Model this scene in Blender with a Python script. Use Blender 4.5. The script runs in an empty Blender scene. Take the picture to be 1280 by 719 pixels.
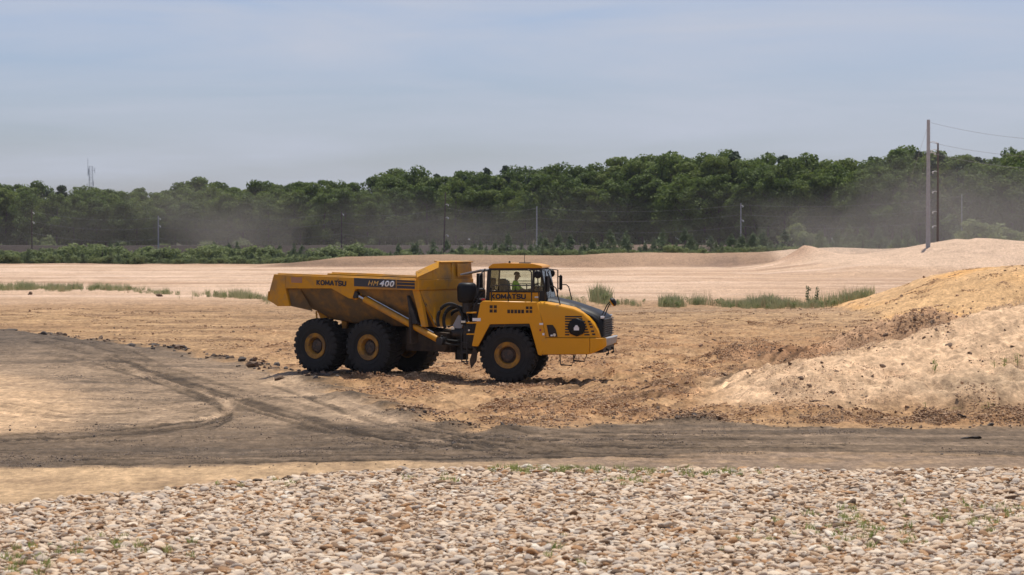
import bpy, bmesh, math, random
import numpy as np
from mathutils import Vector, Matrix, Quaternion

random.seed(7); rng = np.random.default_rng(7)
R = math.radians
scene = bpy.context.scene
C = scene.collection

# ------------------------------------------------------------------ camera
FPX, EYE, HOR = 3200.0, 4.72, 298.0            # focal length in photo pixels, eye height, horizon row
cam = bpy.data.objects.new('camera', bpy.data.cameras.new('camera')); C.objects.link(cam)
cam.data.sensor_width = 36; cam.data.lens = 36 * FPX / 1280
cam.data.dof.use_dof = True; cam.data.dof.focus_distance = 84; cam.data.dof.aperture_fstop = 2.8
cam.data.clip_start = 0.5; cam.data.clip_end = 20000
cam.location = (0, 0, EYE)
cam.rotation_euler = (R(90) - math.atan((359.5 - HOR) / FPX), 0, 0)
scene.camera = cam

# ------------------------------------------------------------------ sky, sun, exposure
SUN_EL, SUN_AZ = R(71), R(16)                   # high sun beyond the truck, a little to the right
world = bpy.data.worlds.new('World'); scene.world = world; world.use_nodes = True
wt = world.node_tree; wt.nodes.clear()
def wn(t, **k):
    n = wt.nodes.new(t)
    for a, b in k.items(): setattr(n, a, b)
    return n
sky = wn('ShaderNodeTexSky', sky_type='NISHITA', sun_disc=False, sun_elevation=SUN_EL, sun_rotation=SUN_AZ,
         altitude=30, air_density=1.0, dust_density=1.0, ozone_density=3.0)
tc = wn('ShaderNodeTexCoord'); mp = wn('ShaderNodeMapping'); mp.inputs['Scale'].default_value = (3.0, 3.0, 26.0)
nz = wn('ShaderNodeTexNoise'); nz.inputs['Scale'].default_value = 1.6; nz.inputs['Detail'].default_value = 5; nz.inputs['Roughness'].default_value = .55
nz.inputs['Distortion'].default_value = .4
rp = wn('ShaderNodeMapRange'); rp.inputs['From Min'].default_value = .36; rp.inputs['From Max'].default_value = .70
rp.inputs['To Min'].default_value = .12; rp.inputs['To Max'].default_value = .9
tint = wn('ShaderNodeMix', data_type='RGBA', blend_type='MULTIPLY'); tint.inputs[0].default_value = 1
tint.inputs[7].default_value = (.74, .765, .97, 1)
mx = wn('ShaderNodeMix', data_type='RGBA'); mx.inputs[7].default_value = (4.7, 5.05, 5.95, 1)
bg = wn('ShaderNodeBackground'); bg.inputs['Strength'].default_value = .112
out = wn('ShaderNodeOutputWorld')
L = wt.links.new
L(tc.outputs['Generated'], mp.inputs[0]); L(mp.outputs[0], nz.inputs['Vector']); L(nz.outputs['Fac'], rp.inputs[0])
L(sky.outputs[0], tint.inputs[6]); L(tint.outputs[2], mx.inputs[6]); L(rp.outputs[0], mx.inputs[0])
L(mx.outputs[2], bg.inputs['Color']); L(bg.outputs[0], out.inputs['Surface'])

sl = bpy.data.lights.new('sun', 'SUN'); sl.energy = 4.6; sl.angle = R(.6); sl.color = (1, .94, .84)
so = bpy.data.objects.new('sun', sl); C.objects.link(so)
SDIR = Vector((math.sin(SUN_AZ) * math.cos(SUN_EL), math.cos(SUN_AZ) * math.cos(SUN_EL), math.sin(SUN_EL)))
so.rotation_euler = SDIR.to_track_quat('Z', 'Y').to_euler(); so.location = (0, 0, 60)
vs = scene.view_settings; vs.view_transform = 'Standard'; vs.look = 'None'; vs.exposure = 0; vs.gamma = 1
vs.use_curve_mapping = False
cy = scene.cycles
cy.use_denoising = True; cy.max_bounces = 6; cy.diffuse_bounces = 3; cy.transparent_max_bounces = 10
cy.volume_bounces = 0; cy.caustics_reflective = False; cy.caustics_refractive = False
try: cy.denoiser = 'OPENIMAGEDENOISE'
except Exception: pass

# ------------------------------------------------------------------ materials
def mat(name, col, rough=.6, metal=0., var=0., scale=4., dirt=None, dirt_amt=0., dirt_scale=1.5, spec=.5, bump=0., coat=0.):
    m = bpy.data.materials.new(name); m.use_nodes = True; t = m.node_tree; n = t.nodes; b = n['Principled BSDF']
    b.inputs['Roughness'].default_value = rough; b.inputs['Metallic'].default_value = metal
    b.inputs['Specular IOR Level'].default_value = spec; b.inputs['Coat Weight'].default_value = coat
    tcn = n.new('ShaderNodeTexCoord')
    nn = n.new('ShaderNodeTexNoise'); nn.inputs['Scale'].default_value = scale; nn.inputs['Detail'].default_value = 6
    t.links.new(tcn.outputs['Object'], nn.inputs['Vector'])
    mr = n.new('ShaderNodeMapRange'); mr.inputs[3].default_value = 1 - var; mr.inputs[4].default_value = 1 + var
    t.links.new(nn.outputs['Fac'], mr.inputs[0])
    mul = n.new('ShaderNodeMix'); mul.data_type = 'RGBA'; mul.blend_type = 'MULTIPLY'; mul.inputs[0].default_value = 1
    mul.inputs[6].default_value = (*col, 1); t.links.new(mr.outputs[0], mul.inputs[7])
    src = mul.outputs[2]
    if dirt:
        dn = n.new('ShaderNodeTexNoise'); dn.inputs['Scale'].default_value = dirt_scale; dn.inputs['Detail'].default_value = 8; dn.inputs['Roughness'].default_value = .65
        t.links.new(tcn.outputs['Object'], dn.inputs['Vector'])
        dr = n.new('ShaderNodeMapRange'); dr.inputs[1].default_value = .62 - dirt_amt * .35; dr.inputs[2].default_value = .8 - dirt_amt * .3
        t.links.new(dn.outputs['Fac'], dr.inputs[0])
        dm = n.new('ShaderNodeMix'); dm.data_type = 'RGBA'; dm.inputs[7].default_value = (*dirt, 1)
        t.links.new(dr.outputs[0], dm.inputs[0]); t.links.new(src, dm.inputs[6]); src = dm.outputs[2]
        rm = n.new('ShaderNodeMapRange'); rm.inputs[3].default_value = rough; rm.inputs[4].default_value = .9
        t.links.new(dr.outputs[0], rm.inputs[0]); t.links.new(rm.outputs[0], b.inputs['Roughness'])
    t.links.new(src, b.inputs['Base Color'])
    if bump:
        bn = n.new('ShaderNodeBump'); bn.inputs['Strength'].default_value = bump; bn.inputs['Distance'].default_value = .02
        t.links.new(nn.outputs['Fac'], bn.inputs['Height']); t.links.new(bn.outputs[0], b.inputs['Normal'])
    return m
DUST = (.36, .25, .16)
YEL = (.66, .295, .003)
M = dict(
    yellow=mat('yellow_paint', YEL, .38, var=.05, dirt=(.40, .22, .07), dirt_amt=.10, dirt_scale=1.3, spec=.35),
    bodyyel=mat('body_yellow_paint', (.58, .262, .006), .5, var=.08, spec=.3, dirt=(.30, .18, .08), dirt_amt=.45, dirt_scale=1.1),
    wornyel=mat('worn_body_steel', (.28, .135, .02), .72, var=.3, scale=2.5, dirt=(.115, .08, .042), dirt_amt=.85, dirt_scale=1.8),
    rimyel=mat('dusty_rim_paint', (.40, .19, .012), .7, var=.15, dirt=(.16, .095, .04), dirt_amt=.7, dirt_scale=3),
    black=mat('black_paint', (.008, .008, .009), .5, var=.2, dirt=(.04, .034, .028), dirt_amt=.05, coat=.0, spec=.22),
    blackm=mat('black_metal', (.014, .013, .013), .6, var=.3, dirt=(.10, .075, .055), dirt_amt=.15, dirt_scale=4),
    rubber=mat('tyre_rubber', (.010, .010, .0105), .8, var=.3, scale=6, dirt=(.035, .029, .025), dirt_amt=.3, dirt_scale=2.2, bump=.4),
    hub=mat('hub_steel', (.05, .04, .035), .7, var=.3, dirt=(.14, .09, .06), dirt_amt=.5, dirt_scale=6),
    frame=mat('dusty_frame', (.028, .02, .015), .85, var=.3, dirt=(.07, .048, .03), dirt_amt=.5, dirt_scale=2),
    grey=mat('grey_panel', (.30, .31, .33), .55, var=.1, dirt=DUST, dirt_amt=.2),
    decal=mat('decal_black', (.018, .022, .035), .4, var=.1),
    navy=mat('decal_navy', (.012, .012, .03), .4),
    white=mat('decal_white', (.75, .76, .78), .45),
    gold=mat('decal_gold', (.72, .42, .10), .45),
    patch=mat('faded_reflector', (.36, .17, .09), .5, var=.15),
    letter=mat('letter_black', (.012, .012, .022), .45),
    red=mat('reflector_red', (.35, .02, .015), .3),
    lens=mat('lamp_lens', (.75, .76, .78), .08),
    mirror=mat('mirror_glass', (.10, .11, .11), .1, metal=.6),
    vinyl=mat('seat_vinyl', (.03, .05, .07), .7, var=.2),
    chrome=mat('steel_rod', (.55, .55, .55), .25, metal=1.),
    skin=mat('skin', (.20, .105, .07), .6),
    hivis=mat('hivis_cloth', (.42, .85, .03), .8, var=.12, scale=9),
    jeans=mat('dark_cloth', (.03, .04, .07), .9, var=.2, scale=9),
    hair=mat('dark_hair', (.02, .014, .01), .8),
    wood=mat('weathered_pole', (.34, .34, .345), .9, var=.25, scale=3),
    wood2=mat('brown_pole', (.105, .082, .068), .9, var=.3, scale=3),
    wire=mat('wire', (.22, .22, .22), .5),
    insul=mat('insulator', (.6, .6, .58), .4),
    tower=mat('galvanised_steel', (.34, .36, .40), .5, var=.15),
    bark=mat('bark', (.085, .065, .05), .95, var=.35, scale=2.5),
    clod=mat('dark_clod', (.15, .098, .063), .95, var=.35, scale=5, bump=.5),
    tclod=mat('tan_clod', (.34, .205, .12), .95, var=.35, scale=5, bump=.5),
    gclod=mat('grey_clod', (.085, .07, .06), .95, var=.3, scale=5, bump=.5),
)
def glass_mat():
    m = bpy.data.materials.new('cab_glass'); m.use_nodes = True; t = m.node_tree; t.nodes.clear()
    o = t.nodes.new('ShaderNodeOutputMaterial'); mx = t.nodes.new('ShaderNodeMixShader')
    tr = t.nodes.new('ShaderNodeBsdfTransparent'); tr.inputs[0].default_value = (.88, .93, .91, 1)
    gl = t.nodes.new('ShaderNodeBsdfGlossy'); gl.inputs['Roughness'].default_value = .03
    fr = t.nodes.new('ShaderNodeFresnel'); fr.inputs[0].default_value = 1.5
    t.links.new(fr.outputs[0], mx.inputs[0]); t.links.new(tr.outputs[0], mx.inputs[1]); t.links.new(gl.outputs[0], mx.inputs[2])
    t.links.new(mx.outputs[0], o.inputs[0]); return m
M['glass'] = glass_mat()

def leaf_mat(name, cols, trans=.35, rough=.65):
    m = bpy.data.materials.new(name); m.use_nodes = True; t = m.node_tree; n = t.nodes; b = n['Principled BSDF']; o = n['Material Output']
    oi = n.new('ShaderNodeObjectInfo'); geo = n.new('ShaderNodeNewGeometry')
    ad = n.new('ShaderNodeMath'); ad.operation = 'MULTIPLY_ADD'; ad.inputs[1].default_value = .55
    mu = n.new('ShaderNodeMath'); mu.operation = 'MULTIPLY'; mu.inputs[1].default_value = .45
    t.links.new(geo.outputs['Random Per Island'], mu.inputs[0]); t.links.new(oi.outputs['Random'], ad.inputs[0]); t.links.new(mu.outputs[0], ad.inputs[2])
    cr = n.new('ShaderNodeValToRGB'); e = cr.color_ramp.elements
    for i, c in enumerate(cols):
        p = i / (len(cols) - 1)
        el = e[0] if i == 0 else (e[-1] if i == len(cols) - 1 else e.new(p))
        el.position = p; el.color = (*c, 1)
    t.links.new(ad.outputs[0], cr.inputs[0]); t.links.new(cr.outputs[0], b.inputs['Base Color'])
    b.inputs['Roughness'].default_value = rough; b.inputs['Specular IOR Level'].default_value = .25
    tl = n.new('ShaderNodeBsdfTranslucent'); t.links.new(cr.outputs[0], tl.inputs[0])
    mx = n.new('ShaderNodeMixShader'); mx.inputs[0].default_value = trans
    t.links.new(b.outputs[0], mx.inputs[1]); t.links.new(tl.outputs[0], mx.inputs[2]); t.links.new(mx.outputs[0], o.inputs[0])
    return m
M['leaf'] = leaf_mat('broad_leaves', [(.058, .092, .022), (.09, .135, .03), (.135, .185, .038), (.18, .215, .05)], .42)
M['pine'] = leaf_mat('pine_needles', [(.022, .045, .016), (.035, .065, .022)], .15)
M['bush'] = leaf_mat('bush_leaves', [(.15, .19, .075), (.195, .235, .09), (.24, .27, .11)], .45)
M['spruce'] = leaf_mat('young_pine_needles', [(.11, .15, .07), (.14, .18, .085), (.17, .205, .10)], .35)
M['grass'] = leaf_mat('meadow_grass', [(.26, .29, .14), (.33, .34, .18), (.42, .39, .22)], .45)
M['dry'] = leaf_mat('dry_stalks', [(.36, .28, .15), (.46, .36, .21)], .2)
M['weed'] = leaf_mat('weed_leaves', [(.20, .28, .075), (.26, .32, .09), (.34, .33, .14)], .4)

def stone_mat():
    m = bpy.data.materials.new('river_cobble'); m.use_nodes = True; t = m.node_tree; n = t.nodes; b = n['Principled BSDF']
    oi = n.new('ShaderNodeObjectInfo'); cr = n.new('ShaderNodeValToRGB'); cr.color_ramp.interpolation = 'LINEAR'
    e = cr.color_ramp.elements
    stops = [(0, (.11, .075, .05)), (.07, (.23, .14, .08)), (.14, (.42, .225, .10)), (.22, (.47, .32, .195)), (.33, (.60, .44, .295)), (.46, (.67, .52, .37)),
             (.57, (.48, .335, .22)), (.69, (.74, .605, .45)), (.77, (.33, .27, .22)), (.85, (.67, .525, .385)), (.92, (.44, .355, .28)), (1, (.80, .70, .56))]
    for i, (p, c) in enumerate(stops):
        el = e[0] if i == 0 else (e[-1] if i == len(stops) - 1 else e.new(p)); el.position = p; el.color = (*c, 1)
    t.links.new(oi.outputs['Random'], cr.inputs[0])
    tcn = n.new('ShaderNodeTexCoord'); nn = n.new('ShaderNodeTexNoise'); nn.inputs['Scale'].default_value = 2.5; nn.inputs['Detail'].default_value = 5
    t.links.new(tcn.outputs['Object'], nn.inputs['Vector'])
    mr = n.new('ShaderNodeMapRange'); mr.inputs[3].default_value = .72; mr.inputs[4].default_value = 1.22; t.links.new(nn.outputs['Fac'], mr.inputs[0])
    mul = n.new('ShaderNodeMix'); mul.data_type = 'RGBA'; mul.blend_type = 'MULTIPLY'; mul.inputs[0].default_value = 1
    t.links.new(cr.outputs[0], mul.inputs[6]); t.links.new(mr.outputs[0], mul.inputs[7]); t.links.new(mul.outputs[2], b.inputs['Base Color'])
    b.inputs['Roughness'].default_value = .8; b.inputs['Specular IOR Level'].default_value = .25
    n2 = n.new('ShaderNodeTexNoise'); n2.inputs['Scale'].default_value = 7; n2.inputs['Detail'].default_value = 6; t.links.new(tcn.outputs['Object'], n2.inputs['Vector'])
    bn = n.new('ShaderNodeBump'); bn.inputs['Strength'].default_value = .3; bn.inputs['Distance'].default_value = .08; t.links.new(n2.outputs['Fac'], bn.inputs['Height']); t.links.new(bn.outputs[0], b.inputs['Normal'])
    return m
M['stone'] = stone_mat()

def soil_mat():
    m = bpy.data.materials.new('soil'); m.use_nodes = True; t = m.node_tree; n = t.nodes; b = n['Principled BSDF']
    at = n.new('ShaderNodeAttribute'); at.attribute_name = 'soil'
    tcn = n.new('ShaderNodeTexCoord')
    def noise(scale, detail, rough, sc=(1, 1, 1)):
        mp = n.new('ShaderNodeMapping'); mp.inputs['Scale'].default_value = sc
        nn = n.new('ShaderNodeTexNoise'); nn.inputs['Scale'].default_value = scale; nn.inputs['Detail'].default_value = detail; nn.inputs['Roughness'].default_value = rough
        t.links.new(tcn.outputs['Object'], mp.inputs[0]); t.links.new(mp.outputs[0], nn.inputs['Vector']); return nn.outputs['Fac']
    def rng_(s, a, b_, lo, hi):
        r = n.new('ShaderNodeMapRange'); r.inputs[1].default_value = a; r.inputs[2].default_value = b_; r.inputs[3].default_value = lo; r.inputs[4].default_value = hi
        t.links.new(s, r.inputs[0]); return r.outputs[0]
    def mul(a, b_):
        x = n.new('ShaderNodeMix'); x.data_type = 'RGBA'; x.blend_type = 'MULTIPLY'; x.inputs[0].default_value = 1
        t.links.new(a, x.inputs[6]); t.links.new(b_, x.inputs[7]); return x.outputs[2]
    grain = noise(7, 4, .7, (1, .42, 1)); grain2 = noise(2.6, 5, .7, (1, .5, 1)); fine = noise(5.5, 8, .7); mid = noise(.55, 6, .65); streak = noise(.35, 5, .6, (1, .35, 1))
    c = mul(at.outputs['Color'], rng_(fine, .25, .75, .74, 1.22)); c = mul(c, rng_(mid, .25, .75, .84, 1.14)); c = mul(c, rng_(streak, .25, .75, .88, 1.1)); c = mul(c, rng_(grain, .3, .7, .66, 1.3)); c = mul(c, rng_(grain2, .3, .7, .8, 1.18))
    t.links.new(c, b.inputs['Base Color']); b.inputs['Roughness'].default_value = .95; b.inputs['Specular IOR Level'].default_value = .15
    bn = n.new('ShaderNodeBump'); bn.inputs['Strength'].default_value = .9; bn.inputs['Distance'].default_value = .06
    sm_ = n.new('ShaderNodeMath'); sm_.operation = 'ADD'; t.links.new(fine, sm_.inputs[0]); t.links.new(grain, sm_.inputs[1]); t.links.new(sm_.outputs[0], bn.inputs['Height']); t.links.new(bn.outputs[0], b.inputs['Normal'])
    return m
M['soil'] = soil_mat()

# ------------------------------------------------------------------ helpers
def tag(o, label=None, cat=None, group=None, kind=None):
    if label: o['label'] = label
    if cat: o['category'] = cat
    if group: o['group'] = group
    if kind: o['kind'] = kind
    return o
def link(name, mesh, parent=None, loc=None, rot=None, scale=None):
    o = bpy.data.objects.new(name, mesh); C.objects.link(o)
    if parent: o.parent = parent
    if loc is not None: o.location = loc
    if rot is not None: o.rotation_euler = rot
    if scale is not None: o.scale = scale if hasattr(scale, '__len__') else (scale,) * 3
    return o
def empty(name, loc=(0, 0, 0), rz=0):
    o = bpy.data.objects.new(name, None); C.objects.link(o); o.location = loc; o.rotation_euler = (0, 0, rz); o.empty_display_size = .3
    return o

class MB:
    """collects shapes in local coordinates (through matrix mx) and builds ONE mesh object"""
    def __init__(s, mx=None): s.bm = bmesh.new(); s.mx = mx or Matrix()
    def verts(s, vs, faces):
        v = [s.bm.verts.new(s.mx @ Vector(p)) for p in vs]
        for f in faces:
            try: s.bm.faces.new([v[i] for i in f])
            except ValueError: pass
        return s
    def box(s, c, d, rot=None):
        q = Matrix.Translation(c) @ (rot.to_4x4() if rot is not None else Matrix())
        vs = [q @ Vector((x * d[0] / 2, y * d[1] / 2, z * d[2] / 2)) for x in (-1, 1) for y in (-1, 1) for z in (-1, 1)]
        return s.verts(vs, [(0, 1, 3, 2), (4, 6, 7, 5), (0, 4, 5, 1), (2, 3, 7, 6), (0, 2, 6, 4), (1, 5, 7, 3)])
    def b2(s, x0, x1, y0, y1, z0, z1): return s.box(((x0 + x1) / 2, (y0 + y1) / 2, (z0 + z1) / 2), (x1 - x0, y1 - y0, z1 - z0))
    def prism(s, pts, y0, y1):
        n = len(pts)
        if sum(pts[i][0] * pts[(i + 1) % n][1] - pts[(i + 1) % n][0] * pts[i][1] for i in range(n)) < 0: pts = pts[::-1]
        vs = [(x, y0, z) for x, z in pts] + [(x, y1, z) for x, z in pts]
        fs = [tuple(range(n)), tuple(range(2 * n - 1, n - 1, -1))] + [(i, i + n, (i + 1) % n + n, (i + 1) % n) for i in range(n)]
        return s.verts(vs, fs)
    def plate(s, pts3, thick):
        """a polygon in space with thickness along its normal"""
        p = [Vector(q) for q in pts3]; nrm = (p[1] - p[0]).cross(p[2] - p[0]).normalized() * thick; n = len(p)
        vs = p + [q - nrm for q in p]
        return s.verts(vs, [tuple(range(n)), tuple(range(2 * n - 1, n - 1, -1))] + [(i, i + n, (i + 1) % n + n, (i + 1) % n) for i in range(n)])
    def tube(s, path, r, n=8, closed=False):
        P = [Vector(p) for p in path]; rings = []
        for i, p in enumerate(P):
            a = P[max(i - 1, 0)]; b = P[min(i + 1, len(P) - 1)]; d = (b - a).normalized()
            up = Vector((0, 0, 1)) if abs(d.z) < .9 else Vector((1, 0, 0))
            u = d.cross(up).normalized(); w = d.cross(u).normalized()
            rr = r[i] if hasattr(r, '__len__') else r
            rings.append([s.bm.verts.new(s.mx @ (p + u * math.cos(2 * math.pi * k / n) * rr + w * math.sin(2 * math.pi * k / n) * rr)) for k in range(n)])
        for a, b in zip(rings, rings[1:]):
            for k in range(n): s.bm.faces.new((a[k], a[(k + 1) % n], b[(k + 1) % n], b[k]))
        s.bm.faces.new(rings[0][::-1]); s.bm.faces.new(rings[-1]); return s
    def lathe(s, prof, n=32, c=(0, 0, 0), axis='Y'):
        """prof: (along axis, radius)"""
        rings = []; c = Vector(c)
        for a, r in prof:
            ring = []
            for k in range(n):
                t = 2 * math.pi * k / n; u, w = r * math.cos(t), r * math.sin(t)
                p = Vector((u, a, w)) if axis == 'Y' else (Vector((a, u, w)) if axis == 'X' else Vector((u, w, a)))
                ring.append(s.bm.verts.new(s.mx @ (p + c)))
            rings.append(ring)
        for a, b in zip(rings, rings[1:]):
            for k in range(n): s.bm.faces.new((a[k], a[(k + 1) % n], b[(k + 1) % n], b[k]))
        return s
    def cap(s): bmesh.ops.holes_fill(s.bm, edges=s.bm.edges[:]); return s
    def loft(s, secs, closed=False, caps=True):
        rings = [[s.bm.verts.new(s.mx @ Vector(p)) for p in sec] for sec in secs]; n = len(rings[0])
        for a, b in zip(rings, rings[1:]):
            for k in range(n if closed else n - 1): s.bm.faces.new((a[k], a[(k + 1) % n], b[(k + 1) % n], b[k]))
        if caps and closed: s.bm.faces.new(rings[0][::-1]); s.bm.faces.new(rings[-1])
        return s
    def mesh(s, name, m, bevel=0., smooth=True, seg=1):
        bm = s.bm
        bmesh.ops.recalc_face_normals(bm, faces=bm.faces[:])
        if bevel:
            es = [e for e in bm.edges if len(e.link_faces) == 2 and e.calc_face_angle(0) > R(28)]
            bmesh.ops.bevel(bm, geom=es, offset=bevel, segments=seg, affect='EDGES', clamp_overlap=True)
        me = bpy.data.meshes.new(name); bm.to_mesh(me); bm.free()
        if m is not None: me.materials.append(m)
        if smooth:
            me.shade_smooth(); me.set_sharp_from_angle(angle=R(35))
        return me
    def build(s, name, m, parent=None, bevel=0., smooth=True, seg=1): return link(name, s.mesh(name, m, bevel, smooth, seg), parent)

def _hash(ix, iy, seed):
    h = (ix.astype(np.int64) * 374761393 + iy.astype(np.int64) * 668265263 + seed * 974711) & 0xffffffff
    h = ((h ^ (h >> 13)) * 1274126177) & 0xffffffff
    return ((h ^ (h >> 16)) & 0xffffff) / float(0xffffff)
def vn(x, y, seed=0):
    x = np.asarray(x, float); y = np.asarray(y, float)
    ix, iy = np.floor(x), np.floor(y); fx, fy = x - ix, y - iy
    fx = fx * fx * (3 - 2 * fx); fy = fy * fy * (3 - 2 * fy)
    a, b = _hash(ix, iy, seed), _hash(ix + 1, iy, seed); c, d = _hash(ix, iy + 1, seed), _hash(ix + 1, iy + 1, seed)
    return (a + (b - a) * fx) * (1 - fy) + (c + (d - c) * fx) * fy
def fbm(x, y, oct=4, seed=0, gain=.5):
    s = 0; a = 1; t = 0
    for k in range(oct): s = s + a * (vn(x * 2 ** k + k * 17.3, y * 2 ** k - k * 9.1, seed + k) - .5); t += a; a *= gain
    return s / t * 2
def sm(a, b, x): t = np.clip((x - a) / (b - a), 0, 1); return t * t * (3 - 2 * t)
def gp(px, row, z=0.):
    """photo pixel -> world x, y on level z"""
    y = FPX * (EYE - z) / (row - HOR); return ((px - 640) / FPX * y, y)
def at(px, row, y): return Vector(((px - 640) / FPX * y, y, EYE - (row - HOR) / FPX * y))
def sdpoly(X, Y, P):
    """signed distance to polygon, positive inside"""
    P = np.array(P); n = len(P); d = np.full(X.shape, 1e18); ins = np.zeros(X.shape, bool)
    for i in range(n):
        a, b = P[i], P[(i + 1) % n]; e = b - a
        wx, wy = X - a[0], Y - a[1]; t = np.clip((wx * e[0] + wy * e[1]) / (e @ e), 0, 1)
        d = np.minimum(d, (wx - e[0] * t) ** 2 + (wy - e[1] * t) ** 2)
        c1 = (a[1] <= Y) & (b[1] > Y); c2 = (b[1] <= Y) & (a[1] > Y); cr = e[0] * wy - e[1] * wx
        ins ^= (c1 & (cr > 0)) | (c2 & (cr < 0))
    return np.sqrt(d) * np.where(ins, 1, -1)
def sdline(X, Y, P):
    """distance to polyline and arc length along it"""
    P = np.array(P); d = np.full(X.shape, 1e18); s = np.zeros(X.shape); acc = 0
    for a, b in zip(P, P[1:]):
        e = b - a; l = math.hypot(*e); wx, wy = X - a[0], Y - a[1]; t = np.clip((wx * e[0] + wy * e[1]) / (l * l), 0, 1)
        q = (wx - e[0] * t) ** 2 + (wy - e[1] * t) ** 2; s = np.where(q < d, acc + t * l, s); d = np.minimum(d, q); acc += l
    return np.sqrt(d), s

# ------------------------------------------------------------------ terrain
P_GREY = [gp(*p) for p in [(-700, 412), (-200, 414), (0, 416), (60, 419), (185, 434), (250, 446), (330, 461), (372, 471), (410, 490), (480, 510), (600, 541), (780, 533), (900, 530),
                           (1000, 534), (1280, 538), (1700, 540), (1700, 571), (1280, 572), (1000, 567), (860, 571), (600, 578), (300, 583), (0, 588), (-700, 590)]]
P_LENS = [gp(*p) for p in [(-700, 455), (-200, 457), (0, 465), (50, 471), (120, 488), (150, 503), (110, 541), (0, 545), (-700, 548)]]
P_COB = [gp(*p) for p in [(-400, 664), (0, 635), (60, 632), (150, 624), (230, 617), (300, 607), (420, 596), (540, 592), (650, 590), (1280, 592), (1700, 593), (1700, 1100), (-400, 1100)]]
TRK = Vector((.105, 84.5, 0)); FYAW, RYAW = R(10), R(33); JNT = TRK - 1.8 * Vector((math.cos(FYAW), -math.sin(FYAW), 0))
REAR_Z = .17
def rear_world(x, y, z=0): c, s = math.cos(RYAW), math.sin(RYAW); return Vector((JNT.x + c * x + s * y, JNT.y - s * x + c * y, z))
def arc(pts, n=40):
    """smooth polyline through photo ground points"""
    P = [Vector((*gp(*p), 0)) for p in pts]; o = []
    for i in range(len(P) - 1):
        p0, p1, p2, p3 = P[max(i - 1, 0)], P[i], P[i + 1], P[min(i + 2, len(P) - 1)]
        for k in range(8):
            t = k / 8; o.append(.5 * ((2 * p1) + (p2 - p0) * t + (2 * p0 - 5 * p1 + 4 * p2 - p3) * t * t + (3 * p1 - p0 - 3 * p2 + p3) * t ** 3))
    o.append(P[-1]); return [(p.x, p.y) for p in o]
# wheel tracks: (centre line, half width, depth, tint: <0 darker, >0 lighter, lugs)
TRACKS = [
    (arc([(40, 425), (150, 448), (220, 470), (330, 500), (420, 530), (520, 560), (620, 578)]), .42, .035, -.28, 1),
    (arc([(-100, 440), (110, 455), (165, 482), (210, 500), (330, 530), (480, 552), (760, 566), (1280, 570)]), .42, .03, -.22, 1),
    (arc([(250, 450), (330, 475), (430, 508), (520, 535), (700, 552), (1000, 556), (1300, 558)]), .45, .035, .22, 1),
    (arc([(210, 470), (270, 498), (290, 516), (250, 530), (130, 543), (-100, 552)]), .40, .04, -.34, 1),
    (arc([(150, 480), (200, 505), (190, 520), (110, 535), (-80, 545)]), .40, .03, .16, 1),
    (arc([(330, 470), (380, 500), (350, 530), (230, 548), (-50, 560)]), .42, .035, .18, 1),
    (arc([(-60, 500), (60, 515), (110, 522), (200, 512)]), .35, .03, -.18, 0),
    (arc([(-60, 530), (60, 522), (160, 532), (330, 520)]), .35, .03, -.16, 0),
    (arc([(470, 545), (490, 560), (500, 575), (505, 586)]), .30, .03, .20, 1),
    (arc([(525, 543), (545, 558), (553, 573), (556, 586)]), .30, .03, .20, 1),
    (arc([(660, 540), (690, 551), (780, 556), (1000, 548), (1280, 552)]), .40, .035, .24, 1),
    (arc([(740, 536), (790, 545), (900, 549), (1050, 560)]), .38, .035, -.25, 1),
    (arc([(800, 565), (900, 562), (1010, 566), (1120, 561), (1300, 560)]), .3, .03, -.2, 0),
    # in the churned tan soil, right of the truck
    (arc([(700, 478), (800, 498), (900, 478), (985, 455), (1060, 432)]), .45, .11, -.20, 1),
    (arc([(660, 500), (780, 508), (880, 492), (960, 468), (1040, 440)]), .45, .10, -.16, 1),
    (arc([(480, 488), (560, 500), (660, 492), (740, 474), (900, 440)]), .45, .09, -.14, 1),
    (arc([(590, 520), (700, 522), (820, 505), (930, 480)]), .4, .08, .12, 1),
    (arc([(440, 476), (520, 482), (640, 484), (760, 466), (860, 452)]), .45, .08, -.12, 1),
    (arc([(-100, 395), (200, 397), (500, 398), (800, 400), (1080, 412)]), .6, .05, -.12, 0),
    (arc([(-100, 388), (300, 389), (700, 391), (1100, 399)]), .6, .05, -.22, 0),
    (arc([(-100, 406), (160, 412), (350, 420), (600, 424), (900, 420), (1060, 428)]), .6, .05, .10, 0),
]
_r = random.Random(11); THIN = []
def _family(base, n, spread, tmin, tmax):
    for k in range(n):
        o = _r.uniform(-1, 1) * spread; o2 = o + _r.uniform(-.3, .3) * spread; P = [(px, row + (o + (o2 - o) * i / (len(base) - 1)) * (row - HOR) / 260) for i, (px, row) in enumerate(base)]
        a = _r.randrange(0, max(1, len(P) - 3)); b = _r.randrange(min(a + 3, len(P)), len(P) + 1)
        THIN.append((arc(P[a:b]), _r.uniform(.07, .2), .02, _r.choice((-1, -1, 1)) * _r.uniform(tmin, tmax), _r.random() < .5))
_family([(-120, 432), (40, 436), (140, 452), (215, 474), (300, 500), (400, 528), (520, 552), (660, 566), (900, 572)], 26, 20, .12, .3)
_family([(340, 476), (420, 505), (500, 530), (640, 552), (820, 558), (1050, 558), (1330, 560)], 22, 15, .12, .3)
_family([(-120, 565), (100, 566), (300, 563), (520, 560), (760, 556), (1000, 556), (1330, 556)], 26, 18, .12, .3)
_family([(180, 468), (250, 492), (285, 512), (260, 528), (160, 540), (20, 548), (-120, 552)], 14, 10, .15, .35)
_family([(-120, 498), (0, 508), (90, 520), (190, 518), (290, 505), (380, 500)], 12, 16, .08, .2)
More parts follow.
